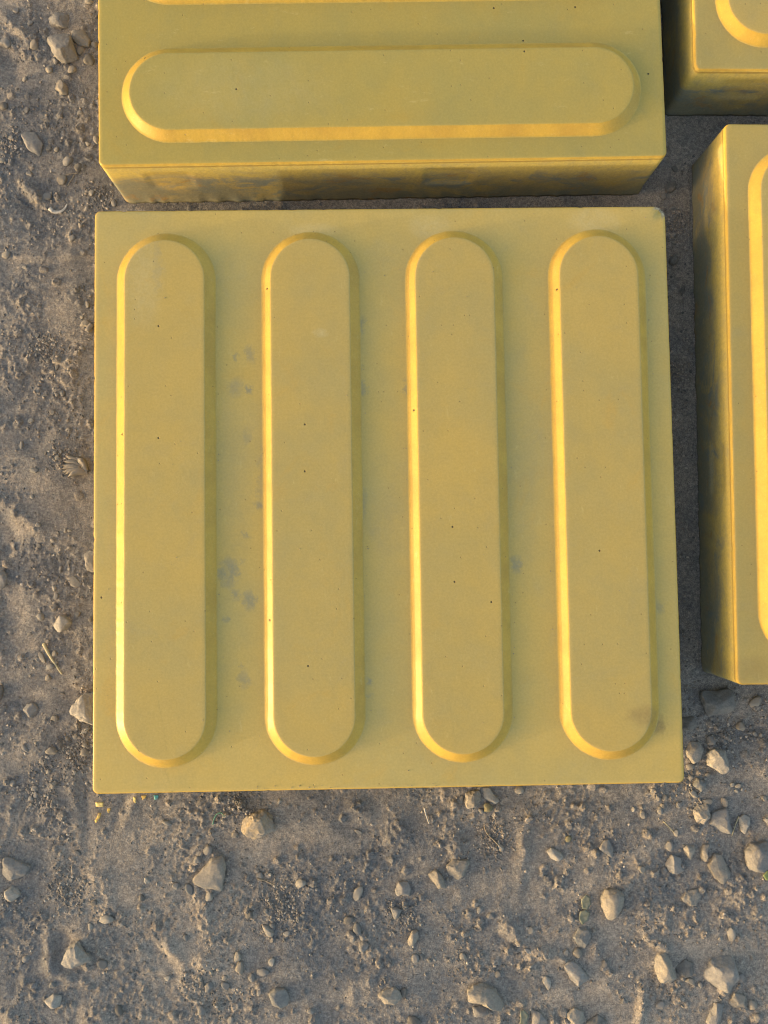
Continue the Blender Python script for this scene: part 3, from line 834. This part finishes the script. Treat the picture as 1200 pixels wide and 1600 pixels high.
# px, py, rx, ry (pixels), turn, colour
PEB = [(367, 1305, 5.5, 5, 0, 'tan'), (325, 1329, 7.5, 7, 20, 'grey'), (327, 1401, 6, 7, 0, 'pale'), (405, 1369, 5.5, 5, 0, 'grey'), (470, 1380, 7.5, 6.5, 0, 'pale'),
       (559, 1397, 7, 11, -20, 'pale'), (560, 1301, 6, 3, -20, 'pale'), (309, 1344, 6, 6.5, 0, 'grey'), (311, 1310, 4, 4, 0, 'grey'), (763, 1263, 8, 7, 0, 'green'),
       (753, 1268, 5, 4, -20, 'grey'), (721, 1249, 3, 6, 0, 'tan'), (812, 1235, 8, 6, 0, 'pale'), (783, 1326, 5, 5, 0, 'pale'), (889, 1312, 5, 5, 10, 'green'),
       (1046, 1322, 6, 8, 20, 'grey'), (945, 1507, 4.5, 5.5, 0, 'grey'), (1079, 1534, 7, 5, -10, 'tan'), (1143, 1460, 6, 11, 8, 'pale'), (1032, 1571, 7, 6, 0, 'grey'),
       (1020, 1559, 4.5, 4, 0, 'grey'), (975, 1565, 4, 5, 0, 'grey'), (1185, 1590, 6, 6, 0, 'grey'), (1177, 1572, 8, 7, 0, 'tan'), (1096, 1540, 4, 5, 0, 'grey'),
       (1159, 1530, 5, 7, 0, 'grey'), (903, 1490, 8, 7, 0, 'tan'), (659, 1496, 4, 5, 0, 'blue'), (649, 1498, 6, 7, 20, 'grey'), (631, 1551, 5, 7, 0, 'dark'),
       (779, 1525, 5.5, 5, 0, 'grey'), (723, 1496, 5, 6, 20, 'tan'), (830, 1455, 4.5, 5.5, 0, 'pale'), (885, 1490, 4, 5, 0, 'pale'), (825, 1486, 6, 3.5, -20, 'grey'),
       (767, 1432, 6, 5, 0, 'grey'), (750, 1422, 5, 6, 0, 'grey'), (647, 1597, 12, 7, -10, 'dark'), (426, 1447, 4.5, 4, 0, 'blue'), (448, 1459, 6, 4, 10, 'grey'),
       (558, 1453, 7, 9, 10, 'blue'), (566, 1464, 6, 5, 0, 'grey'), (545, 1439, 8, 6, 0, 'dark'), (551, 1469, 4, 4, 0, 'grey'), (371, 1496, 6, 7, 0, 'tan'),
       (374, 1513, 6, 10.5, -6, 'tan'), (410, 1520, 9, 6, -8, 'grey'), (424, 1504, 5, 6, 0, 'pale'), (352, 1541, 6.5, 5.5, -10, 'blue'), (315, 1537, 3.3, 7.5, 0, 'dark'),
       (326, 1543, 6, 8, 0, 'grey'), (314, 1581, 7, 7, 0, 'grey'), (486, 1581, 5.5, 4.5, 20, 'grey'), (405, 1551, 4, 5, -20, 'grey'), (393, 1529, 5.5, 6, 0, 'grey'),
       (330, 1519, 3.5, 3.5, 0, 'tan'), (351, 1529, 4, 4, 0, 'tan'), (360, 1596, 5, 6, 0, 'grey'), (389, 1430, 6, 6, 0, 'dark'), (415, 1424, 3.5, 4.5, 0, 'grey'),
       (166, 1436, 10, 7, -8, 'pale'), (147, 1411, 5, 4, 20, 'dark'), (160, 1506, 8, 7, 0, 'blue'), (82, 1539, 5, 5, 0, 'blue'), (39, 1500, 6, 5, 0, 'grey'),
       (141, 1449, 4, 5, 0, 'pale'), (290, 1466, 4, 5, 0, 'grey'), (261, 1530, 5, 4, 0, 'pale'), (185, 1580, 6, 8, 20, 'dark'), (82, 1227, 6, 5, 0, 'blue'),
       (53, 1232, 5, 4.5, 0, 'grey'), (54, 1244, 4, 4, 0, 'grey'), (46, 1249, 4.5, 4, 0, 'grey'), (119, 1334, 6, 3, -30, 'blue'), (92, 1336, 3, 3, 0, 'pale'),
       (274, 1385, 5.5, 5, 0, 'grey'), (295, 1390, 5.5, 9, 15, 'blue'), (229, 1376, 4, 6, 20, 'pale'), (220, 1388, 5, 3, 0, 'grey'), (221, 1404, 5, 5, 0, 'dark'),
       (261, 1286, 7, 4, -6, 'pale'), (19, 1224, 5, 5, 0, 'grey'), (76, 107, 6, 5.5, 0, 'tan'), (86, 94, 5, 5, 0, 'grey'), (112, 108, 6.5, 6.5, 0, 'tan'),
       (76, 60, 5, 5, 0, 'dark'), (53, 70, 7, 8, 0, 'tan'), (7, 66, 9, 8, 0, 'grey'), (37, 121, 4, 5, 0, 'tan'), (46, 34, 4, 5, -40, 'grey'),
       (24, 15, 5, 4, 30, 'grey'), (139, 93, 8, 10, 0, 'dark'), (125, 78, 6, 7, 0, 'tan'), (138, 2, 7, 5, 0, 'pale'), (148, 70, 5, 5, 0, 'tan'), (40, 171, 6, 4, 30, 'grey'),
       (5, 165, 8, 6, 0, 'dark'), (136, 223, 4.5, 3.5, 0, 'tan'), (75, 230, 5, 4.5, 0, 'blue'), (87, 232, 4, 4, 0, 'tan'), (17, 215, 5, 4, -20, 'grey'), (124, 175, 5, 4, 20, 'grey'),
       (104, 250, 8, 7, 20, 'grey'), (96, 280, 8, 7.5, 0, 'tan'), (72, 305, 7, 6, 30, 'grey'), (45, 270, 5.5, 4.5, -20, 'grey'), (123, 260, 7, 7, 0, 'dark'), (2, 250, 5, 4, 0, 'pale'),
       (150, 217, 5, 7, 0, 'tan'), (142, 300, 5, 5, 0, 'grey'), (177, 315, 5, 6, 10, 'grey'), (125, 351, 4, 4, 0, 'tan'), (113, 372, 6, 5, 30, 'grey'), (8, 397, 7, 6, 0, 'tan'),
       (38, 417, 4.5, 3, -20, 'pale'), (133, 506, 8, 6, 10, 'tan'), (136, 475, 3.5, 6, 25, 'tan'), (128, 495, 3.5, 3, 0, 'tan'), (61, 530, 3.5, 3, 0, 'pale'), (82, 530, 3, 3.5, 0, 'pale'),
       (64, 561, 4, 3.5, 0, 'tan'), (74, 564, 3.2, 3, 0, 'tan'), (129, 544, 4.5, 4, 0, 'grey'), (89, 574, 3, 5, -20, 'dark'), (97, 614, 4.5, 4.5, 0, 'grey'), (88, 616, 4, 3.5, 0, 'grey'),
       (48, 657, 4.5, 4, 0, 'pale'), (33, 696, 3, 7, 5, 'grey'), (90, 715, 5, 4.5, 0, 'blue'), (86, 707, 3.5, 3, 0, 'blue'), (95, 706, 3, 4, 0, 'blue'), (54, 735, 7, 4, -15, 'blue'),
       (81, 644, 4, 4, 0, 'tan'), (61, 820, 4, 4, 0, 'grey'), (108, 829, 3.5, 2.5, -20, 'pale'), (101, 829, 2.5, 3.5, 0, 'pale'), (62, 964, 5.5, 6, 0, 'pale'), (120, 960, 4.8, 4.5, 0, 'tan'),
       (140, 968, 3.5, 3.5, 0, 'tan'), (83, 919, 3.5, 4.5, 0, 'pale'), (87, 932, 4, 5.5, 0, 'grey'), (73, 1003, 3.5, 3.5, 0, 'tan'), (84, 1022, 5, 4.5, 0, 'tan'), (44, 991, 4, 2.5, 30, 'tan'),
       (77, 1042, 7, 5, 0, 'grey'), (64, 1028, 4, 9, 30, 'tan'), (58, 1031, 4, 4, 0, 'grey'), (81, 1173, 8.5, 6.5, 0, 'tan'), (83, 1227, 4.5, 6, 0, 'pale'), (131, 1177, 8, 6, -10, 'tan'),
       (40, 1168, 4, 6.5, 30, 'grey'), (116, 1152, 4.5, 4, 0, 'tan'), (132, 1164, 5, 4, 0, 'tan'), (103, 1155, 3.5, 3.5, 0, 'tan'), (116, 1208, 3, 3.5, 0, 'pale'), (-3, 1083, 7, 12, 0, 'dark'),
       (73, 1060, 5, 4.5, 0, 'tan'), (84, 1123, 6, 5, 0, 'tan'), (75, 1206, 4, 4, 0, 'grey'), (1037, 306, 5, 5, 0, 'grey'), (1055, 263, 5, 4, -20, 'dark'), (1051, 324, 5, 3, 20, 'grey'),
       (1054, 366, 6, 5, 0, 'grey'), (1112, 1158, 8.5, 7.5, 0, 'grey'), (1181, 1147, 4, 4.5, 0, 'grey'), (1180, 1097, 11, 7, 30, 'tan'), (1139, 1154, 4.5, 4.5, 0, 'grey'), (1132, 1158, 3.5, 4, 0, 'grey'),
       (1146, 1227, 3.5, 3.5, 0, 'pale'), (1155, 1229, 5.5, 3.5, 0, 'tan'), (1152, 1237, 4, 2.5, -40, 'pale'), (1195, 1248, 5, 4, -40, 'pale'), (1133, 1254, 5, 8, 30, 'tan'), (1106, 1253, 9, 4.5, -8, 'tan'),
       (1062, 1258, 4.5, 4.5, 0, 'grey'), (1158, 1135, 7, 8, 0, 'tan'), (1081, 1216, 4.5, 4.5, 0, 'pale'), (1080, 1199, 8, 5, 10, 'tan'), (1107, 1211, 5, 4, 20, 'tan'), (1056, 1301, 4, 5.5, 10, 'pale'),
       (1032, 1267, 5, 6, 0, 'grey'), (1029, 1247, 4, 4.5, 0, 'grey'), (1020, 1235, 4, 3.5, 0, 'pale'), (1061, 1259, 4, 5, 0, 'grey'), (1039, 1247, 4.5, 5, 0, 'tan'), (1036, 1260, 4, 4, 0, 'tan'),
       (991, 1266, 3, 4, 0, 'pale'), (1005, 1274, 4.5, 6, 20, 'tan'), (1002, 1357, 5.5, 5.5, 0, 'tan'), (1133, 1520, 3, 3, 0, 'blue'), (437, 1252, 3, 4, 0, 'pale'), (483, 1248, 3.5, 2.5, 0, 'grey')]
used = {}
info = []
for i, (px, py, rx, ry, a, m) in enumerate(PEB):
    side, lab, dist = where(px, py)
    size = 'smallish' if max(rx, ry) < 5 else ('medium' if max(rx, ry) < 7 else 'largish')
    shape = 'oblong' if max(rx, ry) / min(rx, ry) > 1.45 else 'rounded'
    info.append((size, CWORD[m], shape, side, lab, dist, i))
ORD = ['', 'second nearest ', 'third nearest ', 'fourth nearest ', 'fifth nearest ', 'sixth nearest ', 'seventh nearest ', 'eighth nearest ', 'ninth nearest ']
labels = {}
for it in sorted(info, key=lambda q: q[5]):
    key = it[:5]
    n = used.get(key, 0); used[key] = n + 1
    labels[it[6]] = (ORD[min(n, 8)] + '%s %s %s pebble %s the %s' % (it[0], it[1], it[2], it[3], SHORT[it[4]]))
for i, (px, py, rx, ry, a, m) in enumerate(PEB):
    p = at(px, py, -TILE_H + 0.0015)
    words = labels[i].split()
    pebble(p.x, p.y, rx * PXM, ry * PXM, a, m, ' '.join(words[:16]), 'pebbles strewn over the dirt', i * 5 + 1)

# scattered smaller pebbles that nothing tells apart
rnd = random.Random(77)
CL = [(80, 1240, 40), (60, 1200, 40), (100, 1395, 36), (440, 1410, 34), (1065, 1275, 40), (70, 545, 22), (90, 710, 24), (25, 225, 26), (160, 300, 22), (1130, 1150, 24), (380, 1250, 30),
      (1010, 1500, 60), (120, 1165, 26), (640, 1430, 30), (330, 1540, 40), (800, 1300, 40), (1050, 340, 30), (1100, 1240, 36), (770, 1320, 26), (1060, 580, 20), (700, 1500, 60), (20, 1400, 20)]


def free(x, y, r):
    for (tx, ty, ta, tz, ts) in TILES.values():
        c, s = math.cos(-ta), math.sin(-ta)
        u = abs((x - tx) * c - (y - ty) * s); v = abs((x - tx) * s + (y - ty) * c)
        if u < 0.2 + r and v < 0.2 + r: return False
    return True


SB = [(at(a, b).x, at(a, b).y, r * PXM) for a, b, r, _ in STONES]


def clear(x, y, r):
    if not free(x, y, r * 1.2): return False
    if any((x - a) ** 2 + (y - b) ** 2 < (c * 0.95 + r) ** 2 for a, b, c in SB): return False
    return not any((x - a) ** 2 + (y - b) ** 2 < (c + r) ** 2 * 0.9 for a, b, c in TAKEN)


def pick():
    if rnd.random() < 0.55:
        c = rnd.choice(CL); return rnd.gauss(c[0], c[2] * 0.6), rnd.gauss(c[1], c[2] * 0.6)
    q = rnd.random()
    if q < 0.36: return rnd.uniform(0, 165), rnd.uniform(0, 1250)
    if q < 0.45: return rnd.uniform(1040, 1095), rnd.uniform(180, 1100)
    if q < 0.52: return rnd.uniform(1070, 1200), rnd.uniform(1070, 1240)
    return rnd.uniform(0, 1200), rnd.uniform(1235, 1600)


NI = 296 - len(PEB)
cnt = 0
SCN = {}
while cnt < NI:
    px, py = pick()
    if not (0 < px < 1200 and 0 < py < 1600): continue
    r = (1.9 + 2.0 * rnd.random() ** 1.8) * PXM
    p = at(px, py)
    if not clear(p.x, p.y, r): continue
    m = rnd.choice(['grey', 'grey', 'tan', 'tan', 'pale', 'blue', 'dark'])
    side, lab, dist = where(px, py)
    kk = (CWORD[m], side, lab)
    n_ = SCN.get(kk, 0); SCN[kk] = n_ + 1
    zone = ' '.join(((['', 'another ', 'third ', 'fourth ', 'fifth ', 'sixth ', 'seventh ', 'eighth ', 'ninth ', 'tenth '][min(n_, 9)]) + 'tiny %s pebble %s the %s' % (CWORD[m], side, SHORT[lab])).split()[:16])
    if px > 1030 and py < 1110: _, g = 'small dusty pebble in the shaded dirt gap between the tiles', 'small pebbles in the shaded gap between tiles'
    elif px > 1060 and py < 1236: _, g = 'small pebble in the dirt between the middle tile and the right tile\'s lower end', 'small pebbles by the lower end of the right tile'
    elif py < 320: _, g = 'small pebble in the loose dirt left of the top tile', 'small pebbles left of the top tile'
    elif py < 1240: _, g = 'small pebble in the loose dirt left of the middle tile', 'small pebbles left of the middle tile'
    elif px < 600: _, g = 'small pebble in the dirt below the left half of the middle tile', 'small pebbles below the left half of the middle tile'
    else: _, g = 'small pebble in the dirt below the right half of the middle tile', 'small pebbles below the right half of the middle tile'
    pebble(p.x, p.y, r, r * rnd.uniform(0.65, 1), rnd.uniform(0, 180), m, zone, g, rnd.randrange(99))
    cnt += 1

# grit: too many to count
M_GRIT = NT('grit')
t = M_GRIT
geo = t.n('NewGeometry')
cr = t.n('ValToRGB')
t.put(cr.inputs[0], geo.outputs['Random Per Island'])
for k, (pos, col) in enumerate([(0.0, (0.09, 0.087, 0.083)), (0.35, (0.16, 0.145, 0.128)), (0.7, (0.205, 0.17, 0.135)), (1.0, (0.40, 0.35, 0.29))]):
    el_ = cr.color_ramp.elements[k] if k < 2 else cr.color_ramp.elements.new(pos)
    el_.position = pos; el_.color = (*col, 1)
els = sorted(cr.color_ramp.elements, key=lambda q: q.position)
t.put(t.b.inputs['Base Color'], cr.outputs[0])
t.b.inputs['Roughness'].default_value = 0.9
t.put(t.b.inputs['Normal'], t.bump(t.noise(1500, 3, 0.7), 0.0002, 0.6))
iv, if_ = ico(1)
iv2, if2 = ico(2)
gv, gf = [], []
made = 0
while made < 19000:
    if rnd.random() < 0.25:
        px, py = rnd.uniform(-120, 1320), rnd.uniform(-120, 1720)
        p = at(px, py)
    else:
        px, py = pick(); p = at(px, py)
    r = (0.50 + 1.9 * rnd.random() ** 3.2) * PXM
    if not free(p.x, p.y, r): continue
    j = int(np.searchsorted(AY, p.y)); i = int(np.searchsorted(AX, p.x))
    if crumb[j, i] < rnd.random() * 0.8: continue
    z = ground_z(p.x, p.y) + r * 0.25
    V, F = (iv2, if2) if r > 1.3 * PXM else (iv, if_)
    n0 = len(gv)
    a = rnd.uniform(0, 6.28); ca, sa = math.cos(a), math.sin(a); ex, ey, ez = rnd.uniform(.8, 1.25), rnd.uniform(.6, 1), rnd.uniform(.5, .85)
    o_ = rnd.uniform(0, 90)
    for d in V:
        q = d * (1 + 0.35 * mnoise.noise(d * 1.3 + Vector((o_, 0, 0))))
        x, y = q.x * ex * r, q.y * ey * r
        gv.append((p.x + x * ca - y * sa, p.y + x * sa + y * ca, z + q.z * ez * r))
    gf += [tuple(n0 + k for k in f) for f in F]
    made += 1
grit = mesh_obj('grit', gv, gf, M_GRIT.m, None, False)
tag(grit, 'fine loose grit and crumbs strewn over the dusty earth', kind='stuff')

# grains of sand caught on the middle tile and along its lower edge
dv, df = [], []
for q_ in range(420):
    k = rnd.random()
    if k < 0.45:
        i = rnd.randrange(4); x = -0.15 + 0.1 * i + rnd.choice([-1, 1, 1]) * (0.0350 + abs(rnd.gauss(0, 0.0015))); y = rnd.uniform(-0.165, 0.165); zt = 0.0
        if abs(x) > 0.199: continue
    elif k < 0.65:
        x = rnd.choice([-0.075, 0.01, 0.05, -0.03]) + rnd.gauss(0, 0.012); y = -0.1985 + abs(rnd.gauss(0, 0.0014)); zt = 0.0
        if abs(x) > 0.197: continue
    else:
        x, y = rnd.uniform(-0.196, 0.196), rnd.uniform(-0.196, 0.196); i = round((x + 0.15) / 0.1); u = abs(x + 0.15 - 0.1 * i)
        zt = 0.005 if u < 0.026 and abs(y) < 0.165 else 0.0
        if 0.026 <= u < 0.035 or (u < 0.035 and abs(y) >= 0.165): continue
    r = 0.00012 + 0.00038 * rnd.random() ** 4
    n0 = len(dv); o_ = rnd.uniform(0, 90)
    for d in iv:
        q = d * (1 + 0.4 * mnoise.noise(d * 1.3 + Vector((o_, 0, 0)))) * r
        dv.append((x + q.x, y + q.y, zt + r * 0.5 + q.z * 0.7))
    df += [tuple(n0 + j for j in f) for f in if_]
sand = mesh_obj('sand', dv, df, plain('sand_grain', (0.34, 0.28, 0.17), (0.22, 0.18, 0.11), 900, 0.9), None, False)
tag(sand, 'stray sand grains caught on top of the middle tile', kind='stuff')

# ------------------------------------------------------------------ litter
def plate(name, pts, th, mat, label, cat, lift=0.0004, curl=0.0, group=None, seed=1):
    """thin irregular piece lying on the dirt, traced in plan, with thickness"""
    P = [at(a, b, -TILE_H + 0.001) for a, b in pts]
    cx = sum(p.x for p in P) / len(P); cy = sum(p.y for p in P) / len(P)
    m = len(P)
    ring = []
    for i in range(m):
        p, q = P[i], P[(i + 1) % m]
        for k in range(4):
            f = k / 4; ring.append(Vector((p.x * (1 - f) + q.x * f - cx, p.y * (1 - f) + q.y * f - cy, 0)))
    N = len(ring)
    R = max(v.length for v in ring)
    verts, faces = [], []
    for sgn in (1, -1):
        for s in (1.0, 0.7, 0.35):
            for v in ring:
                q = v * (s * (1 + 0.04 * n1(v.x * 900 + v.y * 700, seed)))
                z = curl * (q.length / R) ** 2 * R + 0.06 * R * n1(q.x / R * 2 + q.y / R, seed) + sgn * th / 2 * (0.6 if s == 1 else 1)
                verts.append((q.x, q.y, z))
        verts.append((0, 0, sgn * th / 2))
    blk = 3 * N + 1
    for b in (0, 1):
        o0 = b * blk
        for s in range(2):
            for k in range(N):
                a, c = o0 + s * N + k, o0 + s * N + (k + 1) % N
                f = (a, c, c + N, a + N); faces.append(f if b == 0 else f[::-1])
        for k in range(N):
            f = (o0 + 2 * N + k, o0 + 2 * N + (k + 1) % N, o0 + 3 * N); faces.append(f if b == 0 else f[::-1])
    for k in range(N):
        faces.append((k, blk + k, blk + (k + 1) % N, (k + 1) % N))
    o = mesh_obj(name, verts, faces, mat, None, True, (cx, cy, ground_mean(cx, cy, R * 0.7) + th / 2 + lift))
    return tag(o, label, cat, group)


def strand(name, pts, r0, r1, mat, label, cat, flat=1.0, lift=0.0006, group=None):
    P = [at(a, b, -TILE_H + 0.001) for a, b in pts]
    Q = []
    m = 8
    for i in range(len(P) - 1):
        p0, p1, p2, p3 = P[max(i - 1, 0)], P[i], P[i + 1], P[min(i + 2, len(P) - 1)]
        for k in range(m):
            t_ = k / m
            Q.append(0.5 * ((2 * p1) + (p2 - p0) * t_ + (2 * p0 - 5 * p1 + 4 * p2 - p3) * t_ ** 2 + (3 * p1 - p0 - 3 * p2 + p3) * t_ ** 3))
    Q.append(P[-1])
    base = Q[0].copy()
    zz = [ground_z(q.x, q.y) for q in Q]
    zz = [max(zz[max(0, i - 2):i + 3]) for i in range(len(zz))]
    verts, faces = [], []
    n = 8
    for i, q in enumerate(Q):
        tdir = (Q[min(i + 1, len(Q) - 1)] - Q[max(i - 1, 0)]); tdir.z = 0; tdir.normalize()
        s = Vector((-tdir.y, tdir.x, 0)); f = i / (len(Q) - 1); r = r0 * (1 - f) + r1 * f
        if i in (0, len(Q) - 1): r *= 0.5
        c = Vector((q.x - base.x, q.y - base.y, zz[i] + r * flat + lift - zz[0]))
        for k in range(n):
            a = 2 * math.pi * k / n
            verts.append(c + s * (r * math.cos(a)) + Vector((0, 0, r * flat * math.sin(a))))
    for i in range(len(Q) - 1):
        for k in range(n):
            a, b = i * n + k, i * n + (k + 1) % n
            faces.append((a, b, b + n, a + n))
    faces.append(tuple(range(n))[::-1]); faces.append(tuple(len(verts) - n + k for k in range(n)))
    o = mesh_obj(name, verts, faces, mat, None, True, (base.x, base.y, zz[0]))
    return tag(o, label, cat, group)


M_CHIP = plain('yellow_pigment_chip', (0.74, 0.56, 0.18), (0.62, 0.46, 0.14), dirt=0.3)
M_CHIP2 = plain('orange_pigment_chip', (0.62, 0.40, 0.08), (0.42, 0.27, 0.08), dirt=0.5)
M_TEAL = plain('teal_plastic', (0.05, 0.27, 0.26), (0.08, 0.22, 0.21), rough=0.45)
M_GREEN = plain('green_thread', (0.02, 0.19, 0.12), (0.05, 0.16, 0.11), rough=0.5)
M_STRAW = plain('dry_straw', (0.40, 0.35, 0.21), (0.33, 0.28, 0.16))
M_TWIG = plain('dry_twig', (0.30, 0.24, 0.16), (0.22, 0.17, 0.11))
M_FEATH = plain('white_barbs', (0.42, 0.40, 0.36), (0.32, 0.30, 0.27), dirt=0.3)
M_HUSK = plain('husk_fibre', (0.20, 0.175, 0.145), (0.15, 0.133, 0.112), scale=180)
M_LEAF = plain('green_leaf', (0.13, 0.17, 0.05), (0.18, 0.20, 0.07), rough=0.5)
M_LEAF2 = plain('olive_leaf', (0.12, 0.125, 0.08), (0.17, 0.17, 0.12), rough=0.6)
g = 'chips of yellow pigment by the middle tile'
plate('paint_chip', [(149, 1254), (161, 1254), (161, 1261), (150, 1260)], .0010, M_CHIP, 'bright yellow square chip off the lower left corner of the middle tile', 'chip', .0012, group=g)
plate('paint_chip', [(154, 1270), (158, 1271), (156, 1279), (150, 1286), (148, 1282), (152, 1276)], .0012, M_CHIP2, 'crooked orange-yellow chip below the bright yellow square chip', 'chip', .001, group=g, seed=3)
plate('paint_chip', [(167, 1264), (172, 1263), (171, 1270), (168, 1271)], .0007, M_CHIP2, 'tiny ochre chip right of the crooked orange-yellow chip', 'chip', .0006, group=g, seed=4)
plate('paint_chip', [(209, 1244), (213, 1245), (213, 1254), (210, 1252)], .0008, M_CHIP, 'narrow upright yellow chip under the lower edge of the middle tile', 'chip', .0008, group=g, seed=5)
plate('paint_chip', [(221, 1243), (229, 1242), (228, 1247), (223, 1249)], .0008, M_CHIP2, 'ochre chip left of the teal plastic scrap', 'chip', .0008, group=g, seed=6)
plate('plastic_scrap', [(240, 1242), (248, 1242), (247, 1248), (242, 1250)], .0006, M_TEAL, 'teal scrap of plastic peeping out under the middle tile', 'plastic scrap', .0008)
strand('thread', [(333, 1288), (335, 1279), (339, 1272), (346, 1269), (352, 1274)], .00045, .00035, M_GREEN, 'curled green plastic thread below the middle tile', 'thread')
strand('straw', [(67, 1005), (75, 1020), (83, 1034), (96, 1054)], .0013, .0006, M_STRAW, 'split yellowish straw lying aslant left of the middle tile', 'straw', .35)
strand('twig', [(402, 1374), (414, 1377), (430, 1384)], .0007, .0003, M_TWIG, 'short brown twig under a grey pebble below the middle tile', 'twig')
strand('twig', [(757, 1293), (762, 1304), (772, 1314), (781, 1323)], .0004, .0005, M_TWIG, 'thin bent rootlet ending at a pale pebble', 'twig')
strand('twig', [(1155, 1276), (1150, 1290), (1144, 1308)], .0004, .0003, M_STRAW, 'thin straw between the triangular grey and the pointed pale stone', 'twig')
strand('twig', [(1036, 1283), (1044, 1291), (1052, 1300)], .0004, .0003, M_STRAW, 'fine straw ending at a small pale pebble', 'twig')
strand('twig', [(663, 1262), (666, 1274), (671, 1288)], .0007, .0004, M_FEATH, 'whitish fibre standing out of the dirt below the middle tile', 'fibre')
strand('twig', [(100, 274), (110, 271), (121, 270)], .0004, .0003, M_TWIG, 'longer dry twig right of the rounded pebble left of the top tile', 'twig')
strand('twig', [(116, 272), (111, 280), (105, 290)], .0004, .0003, M_TWIG, 'shorter twig leaning down from the longer dry twig', 'twig')
strand('feather', [(76, 324), (82, 329), (90, 330), (98, 327), (104, 317)], .0018, .0006, M_FEATH, 'small curved white feather on the dirt left of the tiles', 'feather', .35)
strand('stick', [(137, 519), (141, 512), (145, 507)], .0022, .0020, M_HUSK, 'short thick stub of wood against the left edge of the middle tile', 'stick', .7)
plate('leaf', [(1191, 1367), (1197, 1360), (1206, 1357), (1210, 1368), (1204, 1375), (1195, 1374)], .0006, M_LEAF, 'green leaf tip at the right edge under the biggest round stone', 'leaf', .0012, .15)
plate('leaf', [(812, 1578), (818, 1576), (826, 1585), (821, 1600), (810, 1603), (813, 1590)], .0006, M_LEAF2, 'dull olive leaf at the bottom edge', 'leaf', .0014, .1)
plate('leaf', [(908, 1405), (915, 1397), (922, 1402), (923, 1413), (917, 1421), (909, 1419)], .0006, M_LEAF2, 'upper greenish grey leaf scrap left of the egg shaped stone', 'leaf', .001, .1, seed=8)
plate('leaf', [(906, 1424), (915, 1421), (922, 1426), (918, 1438), (909, 1444), (904, 1436)], .0006, M_LEAF2, 'lower greenish grey leaf scrap left of the egg shaped stone', 'leaf', .001, .1, seed=9)


def husk():
    """dry curled husk: a spray of flat fibres from one knot"""
    knot = at(137, 737); tips = [(104, 712), (108, 716), (118, 714), (101, 722), (99, 728), (98, 734), (99, 739), (103, 743), (108, 746), (124, 717)]
    verts, faces = [], []
    zk = ground_z(knot.x, knot.y)
    for i, (a, b) in enumerate(tips):
        t_ = at(a, b)
        n0 = len(verts); m = 9
        for k in range(m + 1):
            f = k / m
            x = knot.x * (1 - f) + t_.x * f; y = knot.y * (1 - f) + t_.y * f + 0.003 * math.sin(f * math.pi) * (1 if i % 2 else .6)
            d = Vector((t_.x - knot.x, t_.y - knot.y, 0)).normalized(); s = Vector((-d.y, d.x, 0))
            wd = 0.0028 * math.sin(math.pi * (0.18 + 0.80 * f)) + 0.0002
            z = max(ground_z(x, y), zk) + 0.0006 + 0.0018 * math.sin(f * math.pi * 0.9) + 0.0002 * i
            c = Vector((x - knot.x, y - knot.y, z - zk))
            verts += [c - s * wd - Vector((0, 0, .0006)), c + Vector((0, 0, .0003)), c + s * wd - Vector((0, 0, .0006)), c - Vector((0, 0, .0008))]
        for k in range(m):
            q = n0 + k * 4
            for e in range(4): faces.append((q + e, q + (e + 1) % 4, q + 4 + (e + 1) % 4, q + 4 + e))
        faces.append((n0, n0 + 1, n0 + 2, n0 + 3)); q = n0 + m * 4; faces.append((q + 3, q + 2, q + 1, q))
    o = mesh_obj('dry_husk', verts, faces, M_HUSK, None, True, (knot.x, knot.y, zk))
    tag(o, 'pale frayed dry husk lying by the left edge of the middle tile', 'husk')


husk()
